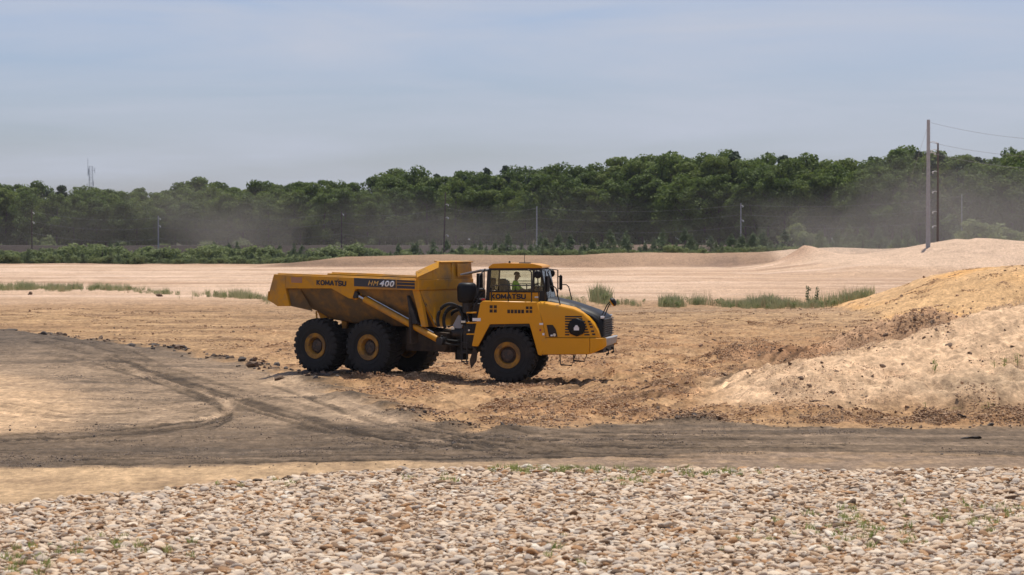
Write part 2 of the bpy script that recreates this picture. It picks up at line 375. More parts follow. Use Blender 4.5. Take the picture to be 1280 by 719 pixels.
_family([(420, 478), (540, 492), (660, 494), (780, 486), (900, 468), (1000, 446)], 18, 18, .12, .3)
_family([(620, 505), (740, 512), (860, 498), (950, 474), (1040, 442)], 14, 14, .12, .3)
PILE_X = [3.8, 4.8, 6, 8.7, 10.6, 12.1, 14.4, 16.2, 19, 24, 34, 60]; PILE_H = [0, .05, .18, .88, 1.18, 1.52, 2.19, 2.57, 3.0, 3.3, 2.6, 0]

def terrain(X, Y):
    X = np.asarray(X, float); Y = np.asarray(Y, float); shp = X.shape; X = X.ravel(); Y = Y.ravel()
    Z = np.zeros(X.shape); n1 = fbm(X / 9, Y / 9, 4, 1); n2 = fbm(X / 1.6, Y / 1.6, 4, 2); n3 = fbm(X / .45, Y / .6, 3, 3)
    wob = fbm(X / 3, Y / 3, 4, 5); n4 = fbm(X / .2, Y / .55, 2, 6)
    sg = sdpoly(X, Y, P_GREY) + wob * .8 + n2 * .35; slen = sdpoly(X, Y, P_LENS) + wob * 1.6; sc = sdpoly(X, Y, P_COB) + n2 * .45 + wob * .5
    grey = sm(-.25, .35, sg); cob = sm(-.15, .15, sc)
    Z += 3.1 * (1 - sm(3, 22, Y)) * sm(-60, -5, Y) + n1 * .10 * sm(60, 75, Y)
    # churned soil round the truck and in the tan field
    churn = sm(0, 1.5, -sg) * sm(62, 67, Y) * (1 - sm(105, 150, Y)) * sm(-9, -3, X + (Y - 80) * .15)
    field = sm(0, 2, -sg) * sm(62, 68, Y) * (1 - sm(165, 180, Y))
    Z += churn * (n2 * .12 + n3 * .10 + n4 * .04) + field * (n2 * .05 + n3 * .05 + n4 * .02 + .05 * fbm(X / 14, Y / 1.1, 3, 8))
    Z += grey * (n2 * .03 + n3 * .024 + n4 * .012) + (1 - grey) * (1 - field) * n2 * .02 * sm(30, 40, Y)
    # raised far rim of the grey stretch on the left, ragged lip along the grey edge
    Z += .42 * sm(.2, 3.0, sg) * sm(86, 112, Y) * sm(-2, -14, X) * (1 - .5 * sm(3, 12, sg))
    Z += .13 * np.exp(-(sg / .55) ** 2) * np.clip(.5 + n2 * 1.6, 0, 1.3) * sm(58, 63, Y)
    # windrow in front of the truck
    Z += .10 * np.exp(-((Y - 80.6 - .3 * n1) / 1.1) ** 2) * sm(-7, -4, X) * (1 - sm(8, 14, X)) * (.8 + n2 * .6)
    Z += .16 * np.exp(-((Y - 86.2 - .02 * X) / 1.6) ** 2) * sm(2.2, 3.6, X) * (1 - sm(8, 12, X))
    # level standing for the wheels
    def pad(px, py, z, r): 
        nonlocal Z
        w = 1 - sm(r * .55, r, np.hypot((X - px) * 1.3, Y - py)); Z = Z * (1 - w) + (z + n3 * .015) * w
    for s in (-1, 1):
        pad(TRK.x - 1.12 * s * math.sin(FYAW) * -1, TRK.y + 1.12 * s * math.cos(FYAW), -.02, 4.2)
        for xx in (-2.77, -4.98):
            p = rear_world(xx, 1.12 * s); pad(p.x, p.y, REAR_Z - .01, 3.0)
    # tracks
    tint = np.zeros(X.shape)
    for line, hw, dep, tn, lug in TRACKS:
        xs = [p[0] for p in line]; ys = [p[1] for p in line]
        sel = np.where((X > min(xs) - 3) & (X < max(xs) + 3) & (Y > min(ys) - 4) & (Y < max(ys) + 4))[0]
        if not len(sel): continue
        for off in (-1.05, 1.05):
            d, s = sdline(X[sel], Y[sel] + off * 1.0, line); w = np.exp(-(d / hw) ** 8); rim = np.exp(-((d - hw * 1.35) / (hw * .4)) ** 2)
            lg = (.6 + .4 * np.sin(s * 2 * math.pi / .32 + d * 5)) if lug else 1
            fade = np.clip(.65 + 1.1 * fbm(X[sel] / 5, Y[sel] / 5, 2, 31), .15, 1)
            dz = dep * (.45 if dep < .05 else 1); Z[sel] += fade * (-dz * w * lg + dz * .6 * rim); tint[sel] += .34 * tn * w * fade * (.75 + .25 * lg if lug else 1)
    for line, hw, dep, tn, lug in THIN:
        xs = [p[0] for p in line]; ys = [p[1] for p in line]; sel = np.where((X > min(xs) - .5) & (X < max(xs) + .5) & (Y > min(ys) - 1) & (Y < max(ys) + 1))[0]
        if not len(sel): continue
        d, s = sdline(X[sel], Y[sel], line); w = np.exp(-(d / hw) ** 6) * np.clip(.75 + 1.3 * fbm(s / 2.5, hw * 400 + 0 * s, 2, 33), 0, 1); lg = (.55 + .45 * np.sin(s * 2 * math.pi / .24)) if lug else 1
        Z[sel] += -dep * w * lg + dep * .5 * np.exp(-((d - hw * 1.5) / (hw * .5)) ** 2); tint[sel] += tn * w * (.7 + .3 * lg)
    # cobble bed, heaped a little
    Z += cob * (.05 + .04 * n1 + .02 * n2) * sm(25, 32, Y)
    # spoil pile near right
    hc = np.interp(X + .5 * wob, PILE_X, PILE_H) ; yc = np.interp(X, [5, 16], [71.6, 81]); y0 = 67.6 + .4 * wob
    t = np.clip((Y - y0) / (yc - y0), 0, 1); up = t ** 1.25 * (1.15 - .15 * t)
    back = 1 - .97 * sm(0, 17, Y - yc)
    pile = hc * np.where(Y < yc, up, back)
    gully = np.abs(np.sin((X * 1.0 + Y * .25 + wob * .6) * 3.1)) * .10 * np.clip(hc, 0, 1) * (Y < yc) * np.sin(math.pi * t)
    Z += pile + gully + np.clip(hc * 2, 0, 1) * (n2 * .035 + n3 * .025 + n4 * .012) * (pile > .05)
    Z += .55 * np.exp(-((X - 13.8) / 3.0) ** 2 - ((Y - 70.5) / 1.5) ** 2) * (1 + n2 * .4)           # low grey heap at its foot
    Z += .16 * np.exp(-((Y - 66.6 - .5 * wob) / .8) ** 2) * sm(3, 6, X) * np.clip(.6 + n2 * 1.5, 0, 1.5)   # ragged verge
    # clod covered mound behind it and the reddish windrow running left from it
    hm = np.interp(X + wob * .4, [7.5, 9, 10.5, 12.2, 13.2, 14.8, 16, 18, 21, 26], [0, .35, .55, .55, 1.25, 1.9, 1.75, 1.3, .9, 0])
    Z += hm * np.exp(-((Y - 98 + (X - 13) * .35) / 3.0) ** 2) * (1 + n2 * .22 + n3 * .08)
    # orange mound
    ho = np.interp(X, [19.5, 21, 23.7, 26.2, 28.6, 31, 40, 60, 75], [0, .12, 1.1, 2.1, 2.68, 2.9, 3.1, 2.5, 0])
    Z += ho * sm(141, 156, Y + wob) * (1 - sm(162, 185, Y)) * (1 + n1 * .05) + (ho > .1) * n2 * .05 * np.exp(-((Y - 152) / 12) ** 2)
    # far field: low terraces, banks and the railway embankment
    far = sm(175, 215, Y); big = fbm(X / 45, Y / 16, 4, 11); PX = 640 + FPX * X / np.maximum(Y, 30)
    Z += .25 * sm(174, 184, Y + 3 * fbm(X / 9, Y / 9, 3, 15)) + far * (big * .34 + fbm(X / 18, Y / 5, 3, 12) * .10)
    Z += .3 * np.exp(-((Y - 424 - 6 * n1) / 7) ** 2) * (1 + .5 * fbm(X / 7, Y / 30, 3, 13))
    XB = X / 395 * FPX + 640
    hb = np.interp(XB, [300, 350, 430, 560, 700, 800, 960, 1040, 1100], [0, .5, 1.4, 1.75, 1.75, 2.0, 2.3, 2.2, 1.5])
    bk = hb * sm(372, 394, Y + big * 12) * (1 - sm(402, 430, Y)); Z += bk * (1 + .12 * fbm(X / 10, Y / 10, 3, 14))
    Z += 2.3 * np.exp(-(np.abs(X - 41.5) / 3.4) ** 1.4 - ((Y - 362) / 9) ** 2)
    XR = X / 340 * FPX + 640
    hr = np.interp(XR, [940, 1010, 1050, 1100, 1160, 1190, 1215, 1250, 1290, 1500, 2500], [0, .9, 1.7, 2.2, 3.3, 3.9, 4.35, 4.2, 4.0, 4.2, 4.0])
    Z += hr * sm(296, 342, Y + big * 6) * (1 - sm(350, 420, Y)) * (1 + .05 * fbm(X / 8, Y / 14, 4, 16))
    Z += 3.3 * sm(448, 456, Y) * (1 - sm(460, 468, Y)) + .9 * sm(462, 475, Y)
    return tuple(a.reshape(shp) for a in (Z, X, Y, sg, slen, sc, tint, churn, field, hc, t, pile, hm, ho, bk, hr, n1, n2, n3, wob, big))
def ground_z(x, y): return float(terrain(np.array([float(x)]), np.array([float(y)]))[0][0])
def ground_zs(x, y): return terrain(x, y)[0]

def soil_colour(T):
    Z, X, Y, sg, slen, sc, tint, churn, field, hc, t, pile, hm, ho, bk, hr, n1, n2, n3, wob, big = T; n4 = fbm(X / .22, Y / .7, 2, 61)
    c = lambda *v: np.array(v)[None, :]
    col = np.repeat(c(.335, .218, .124), len(X), 0)
    def mix(v, w): 
        nonlocal col
        w = np.clip(w, 0, 1)[:, None]; col = col * (1 - w) + np.array(v)[None, :] * w
    st = fbm(X / 16, Y / 1.8, 6, 21, .62); st2 = fbm(X / 60, Y / 7, 6, 22, .62)
    mix((.42, .285, .165), field * np.clip(st * 1.6 + .15, 0, 1)); mix((.225, .143, .085), field * np.clip(-st * 1.8 - .05, 0, 1) * .85)
    st3 = fbm(X / 5, Y / 1.0, 5, 41, .65); mix((.17, .108, .065), field * np.clip(st3 * 2.6 - .3, 0, .85)); mix((.50, .35, .215), field * np.clip(-st3 * 2 - .4, 0, .7))
    mix((.26, .19, .135), field * np.exp(-((Y - 166) / 10) ** 2) * np.clip(.4 + st * 1.3, 0, .9) * sm(-30, 8, X))
    mix((.39, .232, .126), churn * np.clip(.55 + n2, 0, 1)); mix((.25, .148, .083), churn * np.clip(n2 * 1.8 - .15 + n3 * .8, 0, .85)); mix((.49, .325, .195), churn * np.clip(-n2 * 1.6 - .1 - n3 * .7, 0, .75))
    far = sm(172, 200, Y)
    mix((.49, .355, .24), far * np.clip(.75 + st2 * .8, 0, 1)); mix((.30, .195, .125), far * np.clip(fbm(X / 30, Y / 2.5, 5, 43, .65) * 2.6 - .3, 0, .85)); mix((.64, .50, .38), far * np.clip(fbm(X / 40, Y / 3.5, 5, 47, .65) * 2.6 - .3, 0, .85)); mix((.34, .232, .152), far * np.clip(-st2 * 1.9 - .05 + .45 * sm(-5, 25, X) * (1 - sm(240, 300, Y)), 0, .85)); mix((.62, .475, .35), far * np.clip(big * 1.2 + .1, 0, 1) * (1 - .7 * sm(0, 40, X)))
    # banks
    mix((.29, .195, .122), sm(.05, .5, bk)); mix((.30, .21, .125), sm(.3, .9, bk) * np.clip(st2 * 2, 0, .8)); cut = sm(.15, .5, bk) * (1 - sm(.75, 1.3, bk)); mix((.13, .085, .056), cut * np.clip(.55 + st2 * .9, 0, 1))  # cut: shade along the bank's lower edge, put into the soil colour
    mix((.17, .115, .08), np.exp(-((X - 31.5) / 5) ** 2 - ((Y - 383) / 7) ** 2) * 1.3 * np.clip(.8 + n2, 0, 1))
    mix((.53, .40, .285), sm(.6, 1.4, hr * sm(296, 342, Y)) * sm(290, 310, Y) * (1 - sm(395, 420, Y)))
    mix((.40, .27, .18), np.exp(-(np.abs(X - 40) / 3.0) ** 2 - ((Y - 362) / 9) ** 2))
    mix((.10, .10, .045), sm(428, 436, Y)); mix((.05, .042, .038), sm(447, 449, Y) * (1 - sm(466, 470, Y))); mix((.045, .045, .02), sm(466, 474, Y))
    # grey haul road
    g = sm(-.35, .5, sg)
    mix((.275, .205, .148), g); gs = fbm(X / 6, Y / 1.1, 6, 24, .66); near = sm(68, 61, Y + wob * 1.2 - .10 * np.clip(X, -10, 8))
    mix((.135, .102, .076), g * np.clip(near * .95, 0, 1)); mix((.09, .073, .06), g * np.clip(gs * 1.6 - .1, 0, .6)); mix((.34, .258, .188), g * np.clip(-gs * 1.8 - .12, 0, .6) * (1 - .5 * near))
    mix((.28, .212, .158), g * np.clip(fbm(X / 9, Y / .9, 5, 45, .6) * 2.2 - .2, 0, .7) * sm(0, 4, X) * near); mix((.085, .07, .06), g * sm(90, 112, Y) * .8)
    mix((.07, .056, .046), g * np.clip(n2 * 1.3 + n3 * .9 - .45, 0, .5))
    mix((.09, .07, .055), np.exp(-((sg + .1) / .5) ** 2) * np.clip(n2 * 2 + .25, 0, .9) * sm(60, 63, Y))
    l = sm(-.8, 2.6, slen); mix((.52, .37, .245), l * np.clip(.95 + n2 * .5, 0, 1) * .93); mix((.38, .265, .18), l * np.clip(fbm(X / 5, Y / 1.2, 3, 27) * 1.6 - .15, 0, .8))
    # verges in front
    ve = (1 - g) * (1 - sm(56, 60, Y)); mix((.46, .33, .21), ve); mix((.25, .187, .142), ve * sm(-4, 2, X)); mix((.32, .225, .145), ve * np.clip(n2 * 1.5 + n3 * .6, 0, .7))
    cb = sm(-.1, .2, sc) * (Y < 60); mix((.44, .32, .22), cb)
    # piles
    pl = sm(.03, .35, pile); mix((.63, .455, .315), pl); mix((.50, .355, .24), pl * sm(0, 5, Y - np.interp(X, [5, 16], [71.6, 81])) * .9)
    mix((.36, .245, .155), pl * np.clip(n2 * 1.3 + n3 * .5 - .3, 0, .5)); mix((.47, .35, .245), np.exp(-((X - 13.8) / 3.2) ** 2 - ((Y - 70.3) / 1.6) ** 2) * 1.1)
    mix((.30, .195, .12), np.exp(-((Y - 66.7 - .5 * wob) / .75) ** 2) * sm(3, 6, X) * np.clip(.45 + n2 * 1.6, 0, .9))
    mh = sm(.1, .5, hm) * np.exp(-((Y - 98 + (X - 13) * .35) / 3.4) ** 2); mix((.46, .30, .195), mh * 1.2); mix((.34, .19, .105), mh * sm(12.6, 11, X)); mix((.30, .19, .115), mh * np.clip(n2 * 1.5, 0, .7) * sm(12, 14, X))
    om = sm(.05, .4, ho) * sm(139, 143, Y) * (1 - sm(180, 190, Y)); mix((.54, .36, .20), om); mix((.60, .355, .15), om * np.clip(fbm(X / 4, Y / 5, 3, 29) * 1.5 + .2, 0, 1))
    wf = sm(150, 200, Y)[:, None]; warm = np.array([[1.04, .975, .86]]) * (1 - wf) + np.array([[1.06, 1.0, .98]]) * wf
    return np.clip(col * warm * (np.clip(1 + tint * 1.7, .35, 1.6) * (1 + (n4 * .22 + n3 * .14) * (Y < 180)))[:, None], .02, .85)

def build_ground():
    s = [np.linspace(FPX * EYE / 30, 292, 110), np.arange(291.5, 252, -.5), np.arange(252, 151, -.36), np.arange(151, 126, -.45), np.arange(126, 29.5, -.4)]
    s = np.concatenate(s); ys = FPX * EYE / s
    ys = np.concatenate([[-400, -150, -60, -30, -15, -8, -4, -1, 1, 3, 6, 9, 12, 15, 18, 21, 24, 27], ys[np.r_[True, np.diff(ys) > 1e-6]], [520, 560, 640, 800, 1100, 1600, 2600, 5000, 9000]])
    ts = np.arange(-.245, .2451, .00072); outw = .245 * 1.22 ** np.arange(1, 26); ts = np.concatenate([-outw[::-1], ts, outw])
    w = np.where(ys > 30, ys, 30 + 0 * ys); X = ts[None, :] * w[:, None]; Y = np.repeat(ys[:, None], len(ts), 1)
    T = terrain(X, Y); Z = T[0].copy()
    flat = [a.ravel() for a in T]; flat[1] = X.ravel(); flat[2] = Y.ravel()
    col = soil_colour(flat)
    nr, nc = X.shape; V = np.stack([X.ravel(), Y.ravel(), Z.ravel()], 1)
    # normals over the whole sheet
    gx = np.empty((nr, nc, 3)); gy = np.empty((nr, nc, 3)); V3 = V.reshape(nr, nc, 3)
    gx[:, 1:-1] = V3[:, 2:] - V3[:, :-2]; gx[:, 0] = V3[:, 1] - V3[:, 0]; gx[:, -1] = V3[:, -1] - V3[:, -2]
    gy[1:-1] = V3[2:] - V3[:-2]; gy[0] = V3[1] - V3[0]; gy[-1] = V3[-1] - V3[-2]
    N = np.cross(gx, gy).reshape(-1, 3); N /= np.linalg.norm(N, axis=1)[:, None]
    i = np.arange(nr - 1)[:, None] * nc + np.arange(nc - 1)[None, :]
    Q = np.stack([i, i + 1, i + 1 + nc, i + nc], -1).reshape(-1, 4)
    def fc(a): return a[Q].mean(1)
    fx, fy = fc(flat[1]), fc(flat[2]); cls = np.zeros(len(Q), int)
    cls[(fc(flat[11]) > .12)] = 3                                   # spoil pile
    cls[(fc(flat[12]) > .15) & (np.abs(fy - 98 + (fx - 13) * .35) < 4.2)] = 4
    cls[(fc(flat[13]) > .15) & (fy > 139) & (fy < 186)] = 5
    cls[(fc(flat[14]) > .3)] = 6
    cls[(fc(flat[15]) > .6) & (fy > 305) & (fy < 400)] = 7
    cls[(fy > 447.5) & (fy < 469)] = 8
    cls[(fc(flat[3]) > 0) & (fy > 40) & (fy < 170)] = 1
    cls[(fc(flat[5]) > 0) & (fy < 60) & (fy > 24)] = 2
    names = {0: ('ground', 'open sandy building site ground with churned tan soil'), 1: ('haul_road', 'grey compacted haul road with tyre tracks'), 2: ('cobble_bed', 'bed of loose tan river cobbles in front'),
             3: ('sand_pile', 'pale sand pile dotted with dark clods at the right'), 4: ('clod_mound', 'small brown mound covered in clods behind the sand pile'), 5: ('orange_mound', 'broad orange sand mound at the right edge'),
             6: ('far_bank', 'low tan earth bank in front of the young pines'), 7: ('sand_bank', 'high pale sand bank below the tall grey pole'), 8: ('railway_embankment', 'long grey gravel embankment along the forest edge')}
    res = {}
    for k, (nm, lab) in names.items():
        q = Q[cls == k]
        if not len(q): continue
        used, inv = np.unique(q, return_inverse=True); inv = inv.reshape(q.shape)
        me = bpy.data.meshes.new(nm); me.vertices.add(len(used)); me.vertices.foreach_set('co', V[used].ravel().astype(np.float32))
        me.loops.add(inv.size); me.loops.foreach_set('vertex_index', inv.ravel().astype(np.int32))
        me.polygons.add(len(inv)); me.polygons.foreach_set('loop_start', (np.arange(len(inv)) * 4).astype(np.int32))
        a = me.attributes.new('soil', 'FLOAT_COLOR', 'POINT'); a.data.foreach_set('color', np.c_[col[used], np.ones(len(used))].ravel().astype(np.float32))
        me.update(calc_edges=True); me.materials.append(M['soil']); me.shade_smooth()
        me.normals_split_custom_set_from_vertices(N[used].tolist())
        o = link(nm, me); tag(o, lab, None, kind='structure'); res[nm] = o
    return res
GROUND = build_ground()

# ------------------------------------------------------------------ scattering (only for what nobody could count)
def scatter(name, pts, rot, scl, protos, label, parent=None):
    n = len(pts); me = bpy.data.meshes.new(name); me.vertices.add(n); me.vertices.foreach_set('co', np.asarray(pts, np.float32).ravel())
    for nm, arr in (('rot', rot), ('scl', scl)):
        a = me.attributes.new(nm, 'FLOAT_VECTOR', 'POINT'); a.data.foreach_set('vector', np.asarray(arr, np.float32).ravel())
    a = me.attributes.new('idx', 'INT', 'POINT'); a.data.foreach_set('value', rng.integers(0, len(protos), n).astype(np.int32))
    o = link(name, me, parent); tag(o, label, None, kind='stuff')
    col = bpy.data.collections.new(name + '_kinds')
    for i, pm in enumerate(protos): col.objects.link(bpy.data.objects.new('%s_kind_%02d' % (name, i), pm))
    g = bpy.data.node_groups.new(name, 'GeometryNodeTree')
    g.interface.new_socket('Geometry', in_out='INPUT', socket_type='NodeSocketGeometry'); g.interface.new_socket('Geometry', in_out='OUTPUT', socket_type='NodeSocketGeometry')
    N = g.nodes.new; gi, go = N('NodeGroupInput'), N('NodeGroupOutput'); ip = N('GeometryNodeInstanceOnPoints'); ci = N('GeometryNodeCollectionInfo')
    ci.inputs['Collection'].default_value = col; ci.inputs['Separate Children'].default_value = True; ci.inputs['Reset Children'].default_value = True
    ip.inputs['Pick Instance'].default_value = True
    def na(t, nm): x = N('GeometryNodeInputNamedAttribute'); x.data_type = t; x.inputs[0].default_value = nm; return x.outputs[0]
    K = g.links.new
    K(gi.outputs[0], ip.inputs['Points']); K(ci.outputs[0], ip.inputs['Instance']); K(na('INT', 'idx'), ip.inputs['Instance Index'])
    er = N('FunctionNodeEulerToRotation'); K(na('FLOAT_VECTOR', 'rot'), er.inputs[0]); K(er.outputs[0], ip.inputs['Rotation']); K(na('FLOAT_VECTOR', 'scl'), ip.inputs['Scale'])
    K(ip.outputs[0], go.inputs[0]); md = o.modifiers.new('scatter', 'NODES'); md.node_group = g
    return o

def rock_mesh(name, m, seed, sub=2, rough=.16, smooth=True):
    r = np.random.default_rng(seed); bm = bmesh.new(); bmesh.ops.create_icosphere(bm, subdivisions=sub, radius=.5)
    D = r.normal(size=(7, 3)); D /= np.linalg.norm(D, axis=1)[:, None]; A = r.uniform(-1, 1, 7); cut = r.uniform(.30, .46, 7)
    for v in bm.verts:
        p = np.array(v.co); u = p / .5; k = 1 + rough * sum(a * math.sin(2.3 * float(u @ d) + 3 * a) for a, d in zip(A, D)) * .6
        p = p * k
        for d, c in zip(D[:5], cut):
            e = float(p @ d)
            if e > c: p = p - d * (e - c) * .8
        v.co = Vector(p)
    me = bpy.data.meshes.new(name); bm.to_mesh(me); bm.free(); me.materials.append(m)
    if smooth: me.shade_smooth()
    return me

# cobbles: the ones that show largest as single stones, the rest as one mass
COB = [rock_mesh('stone', M['stone'], 100 + i, 2, .30) for i in range(12)]
def cobbles():
    gx = np.arange(-13, 13, .066); gy = np.arange(34.6, 54.2, .071); X, Y = np.meshgrid(gx, gy); X = X.ravel() + rng.uniform(-.06, .06, X.size); Y = Y.ravel() + rng.uniform(-.06, .06, Y.size)
    keep = np.abs(X) < .235 * Y + .6; X, Y = X[keep], Y[keep]; T = terrain(X, Y); sc = T[5]
    keep = (sc > rng.uniform(-.12, .35, len(X)) ** 1 * np.where(rng.random(len(X)) < .15, -1.2, 1)); X, Y, Z = X[keep], Y[keep], T[0][keep]; n = len(X)
    d = np.clip(rng.lognormal(math.log(.054), .50, n), .030, .175)
    scl = np.stack([d * rng.uniform(.95, 1.45, n), d * rng.uniform(.8, 1.15, n), d * rng.uniform(.42, .68, n)], 1)
    rot = np.stack([rng.normal(0, .24, n), rng.normal(0, .24, n), rng.uniform(0, 6.28, n)], 1)
    pts = np.stack([X, Y, Z + d * .15 + rng.uniform(-.01, .022, n)], 1)
    px = 640 + FPX * X / Y; row = HOR + (EYE - Z) * FPX / Y; vis = (px > 8) & (px < 1272) & (row < 714)
    size = np.where(vis, scl[:, 0] / Y, 0); top = np.argsort(-size)[:300]; bed = GROUND['cobble_bed']
    for k in top: link('stone', COB[int(rng.integers(0, 12))], bed, pts[k], rot[k], scl[k])
    rest = np.ones(n, bool); rest[top] = False
    scatter('small_stones', pts[rest], rot[rest], scl[rest], COB, None, bed)
cobbles()

# clods in the churned soil
CL_T = [rock_mesh('clod_tan', M['tclod'], 200 + i, 1, .7, False) for i in range(6)]
CL_D = [rock_mesh('clod_dark', M['clod'], 220 + i, 1, .7, False) for i in range(6)]
CL_G = [rock_mesh('clod_grey', M['gclod'], 240 + i, 1, .7, False) for i in range(6)]
def clods(name, n, box, prob, size, protos, label, sig=.5, sink=.1):
    X = rng.uniform(box[0], box[1], n); Y = 1 / rng.uniform(1 / box[3], 1 / box[2], n); T = terrain(X, Y); p = prob(T, X, Y); k = rng.random(n) < p
    X, Y, Z = X[k], Y[k], T[0][k]; n = len(X); d = np.clip(rng.lognormal(math.log(size), sig, n), size * .4, size * 3.6)
    scl = np.stack([d * rng.uniform(.8, 1.4, n), d * rng.uniform(.8, 1.3, n), d * rng.uniform(.5, .95, n)], 1)
    scatter(name, np.stack([X, Y, Z + d * (.25 - sink)], 1), rng.uniform(0, 6.28, (n, 3)) * np.array([.1, .1, 1]), scl, protos, label)
I = dict(Z=0, sg=3, slen=4, sc=5, tint=6, churn=7, field=8, hc=9, t=10, pile=11, hm=12, ho=13, bk=14, hr=15, n1=16, n2=17)
clods('churned_clods', 40000, (-12, 17, 66, 110), lambda T, X, Y: T[I['churn']] * np.clip(.35 + T[I['n2']] * .9, .03, 1) * (T[I['pile']] < .1), .036, CL_T + CL_D[:2], 'loose tan clods of churned soil around the truck')
clods('field_clods', 30000, (-40, 40, 95, 172), lambda T, X, Y: T[I['field']] * np.clip(.05 + T[I['n2']] * .7, 0, 1) * (T[I['sg']] < -.4) * .6, .055, CL_D[:4] + CL_T, 'scattered small clods on the tan field')
clods('pile_clods', 12000, (5.5, 19, 68.5, 84), lambda T, X, Y: (T[I['pile']] > .1) * np.clip(T[I['n2']] * .9 - .1, .03, 1) * .3 * (X < .215 * Y), .044, CL_D, 'dark clods dotted over the pale sand pile', .6)
clods('mound_clods', 4500, (7.5, 22, 91, 103), lambda T, X, Y: (T[I['hm']] > .12) * np.exp(-((Y - 98 + (X - 13) * .35) / 2.6) ** 2) * np.clip(.35 + T[I['n2']], .05, 1), .05, CL_D + CL_T[:2], 'brown clods covering the small mound', .5)
clods('orange_mound_stones', 1500, (20, 36, 141, 158), lambda T, X, Y: (T[I['ho']] > .15) * .18, .05, CL_D + CL_T, 'small stones on the orange sand mound', .5)
clods('verge_clods', 16000, (-20, 14.5, 62, 69.5), lambda T, X, Y: np.exp(-((T[I['sg']] + .3) / .5) ** 2) * np.clip(.4 + T[I['n2']], .05, 1) * .8, .042, CL_D + CL_G, 'crumbled dark soil along the edge of the haul road')
clods('rim_clods', 14000, (-28, -5, 84, 132), lambda T, X, Y: np.exp(-((T[I['sg']] + .2) / .6) ** 2) * np.clip(.3 + T[I['n2']], .05, 1), .10, CL_D + CL_G, 'dark crumbs along the far rim of the grey stretch')
clods('road_crumbs', 14000, (-14, 14, 51.5, 66), lambda T, X, Y: (T[I['sg']] > -.5) * np.clip(.05 + T[I['n2']] * .2, .01, 1), .02, CL_G + CL_D[:2], 'fine crumbs and grit on the haul road')

def crumb_mat(name, a, b):
    m = bpy.data.materials.new(name); m.use_nodes = True; t = m.node_tree; n = t.nodes; p = n['Principled BSDF']; g = n.new('ShaderNodeNewGeometry'); cr = n.new('ShaderNodeValToRGB')
    cr.color_ramp.elements[0].color = (*a, 1); cr.color_ramp.elements[1].color = (*b, 1); t.links.new(g.outputs['Random Per Island'], cr.inputs[0]); t.links.new(cr.outputs[0], p.inputs['Base Color'])
    p.inputs['Roughness'].default_value = .95; p.inputs['Specular IOR Level'].default_value = .1; return m
def crumb_patch(seed, m, n=70, rad=.55, size=.045):
    r = np.random.default_rng(seed); bm = bmesh.new()
    for k in range(n):
        d = float(np.clip(r.lognormal(math.log(size), .45), size * .45, size * 3)); a = r.random() * 6.283; q = rad * math.sqrt(r.random())
        mx = Matrix.Translation((math.cos(a) * q, math.sin(a) * q, d * .05)) @ Matrix.Rotation(r.random() * 6.28, 4, 'Z') @ Matrix.Rotation(r.normal() * .5, 4, 'X') @ Matrix.Diagonal((d * r.uniform(.8, 1.6), d * r.uniform(.7, 1.2), d * r.uniform(.5, .95), 1))
        v = bmesh.ops.create_icosphere(bm, subdivisions=1, radius=.5)['verts']
        for w in v: w.co *= 1 + r.uniform(-.22, .22)
        bmesh.ops.transform(bm, matrix=mx, verts=v)
    me = bpy.data.meshes.new('crumbs'); bm.to_mesh(me); bm.free(); me.materials.append(m); return me
def crumbs(name, n, box, prob, m, label, size=.045, cnt=70, seed=0):
    X = rng.uniform(box[0], box[1], n); Y = 1 / rng.uniform(1 / box[3], 1 / box[2], n); k = np.abs(X) < .22 * Y + 1; X, Y = X[k], Y[k]; T = terrain(X, Y); k = rng.random(len(X)) < prob(T, X, Y); X, Y, Z = X[k], Y[k], T[0][k]; n = len(X); e = .25
    sx = (ground_zs(X + e, Y) - ground_zs(X - e, Y)) / (2 * e); sy = (ground_zs(X, Y + e) - ground_zs(X, Y - e)) / (2 * e)
    sc = rng.uniform(.7, 1.25, n); rot = np.stack([np.arctan(sy), -np.arctan(sx), 0 * X], 1)
    scatter(name, np.stack([X, Y, Z], 1), rot, np.stack([sc * rng.choice([-1, 1], n), sc, sc], 1), [crumb_patch(seed + i, m, cnt, .55, size) for i in range(7)], label)
TAN = crumb_mat('tan_crumbs', (.28, .17, .095), (.58, .39, .24)); BRN = crumb_mat('brown_crumbs', (.15, .095, .06), (.48, .32, .20)); GRY = crumb_mat('grey_crumbs', (.10, .08, .064), (.30, .235, .185)); PAL = crumb_mat('pale_crumbs', (.32, .22, .14), (.64, .46, .32))
crumbs('churned_crumbs', 11000, (-14, 17, 65, 112), lambda T, X, Y: T[I['churn']] * np.clip(.06 + T[I['n2']] * .7, .015, .5) * (T[I['pile']] < .12), TAN, 'fine tan crumbs of churned soil around the truck', .032, 80, 500)
crumbs('field_crumbs', 9000, (-38, 38, 90, 172), lambda T, X, Y: T[I['field']] * np.clip(.08 + T[I['n2']] * .8, .02, .5) * (T[I['sg']] < -.4), TAN, 'fine crumbs on the tan field', .045, 60, 520)
crumbs('road_grit', 6500, (-26, 14, 52, 125), lambda T, X, Y: (T[I['sg']] > .1) * np.clip(.12 + T[I['n2']] * .9 - .8 * T[I['tint']], .02, .6) * (T[I['slen']] < .5), GRY, 'loose grey grit on the haul road', .015, 90, 540)
crumbs('verge_crumbs', 3600, (-4, 16, 62.5, 69.5), lambda T, X, Y: (T[I['sg']] < .25) * np.exp(-((Y - 66.2) / 1.5) ** 2) * np.clip(.04 + T[I['n2']] * 1.0, .02, .6), BRN, 'crumbled brown verge between road and sand pile', .034, 80, 560)
crumbs('pile_crumbs', 2600, (5, 19, 67.5, 88), lambda T, X, Y: (T[I['pile']] > .06) * np.clip(T[I['n2']] * 1.2 - .1, .01, .6), PAL, 'fine crumbs on the pale sand pile', .02, 60, 580)
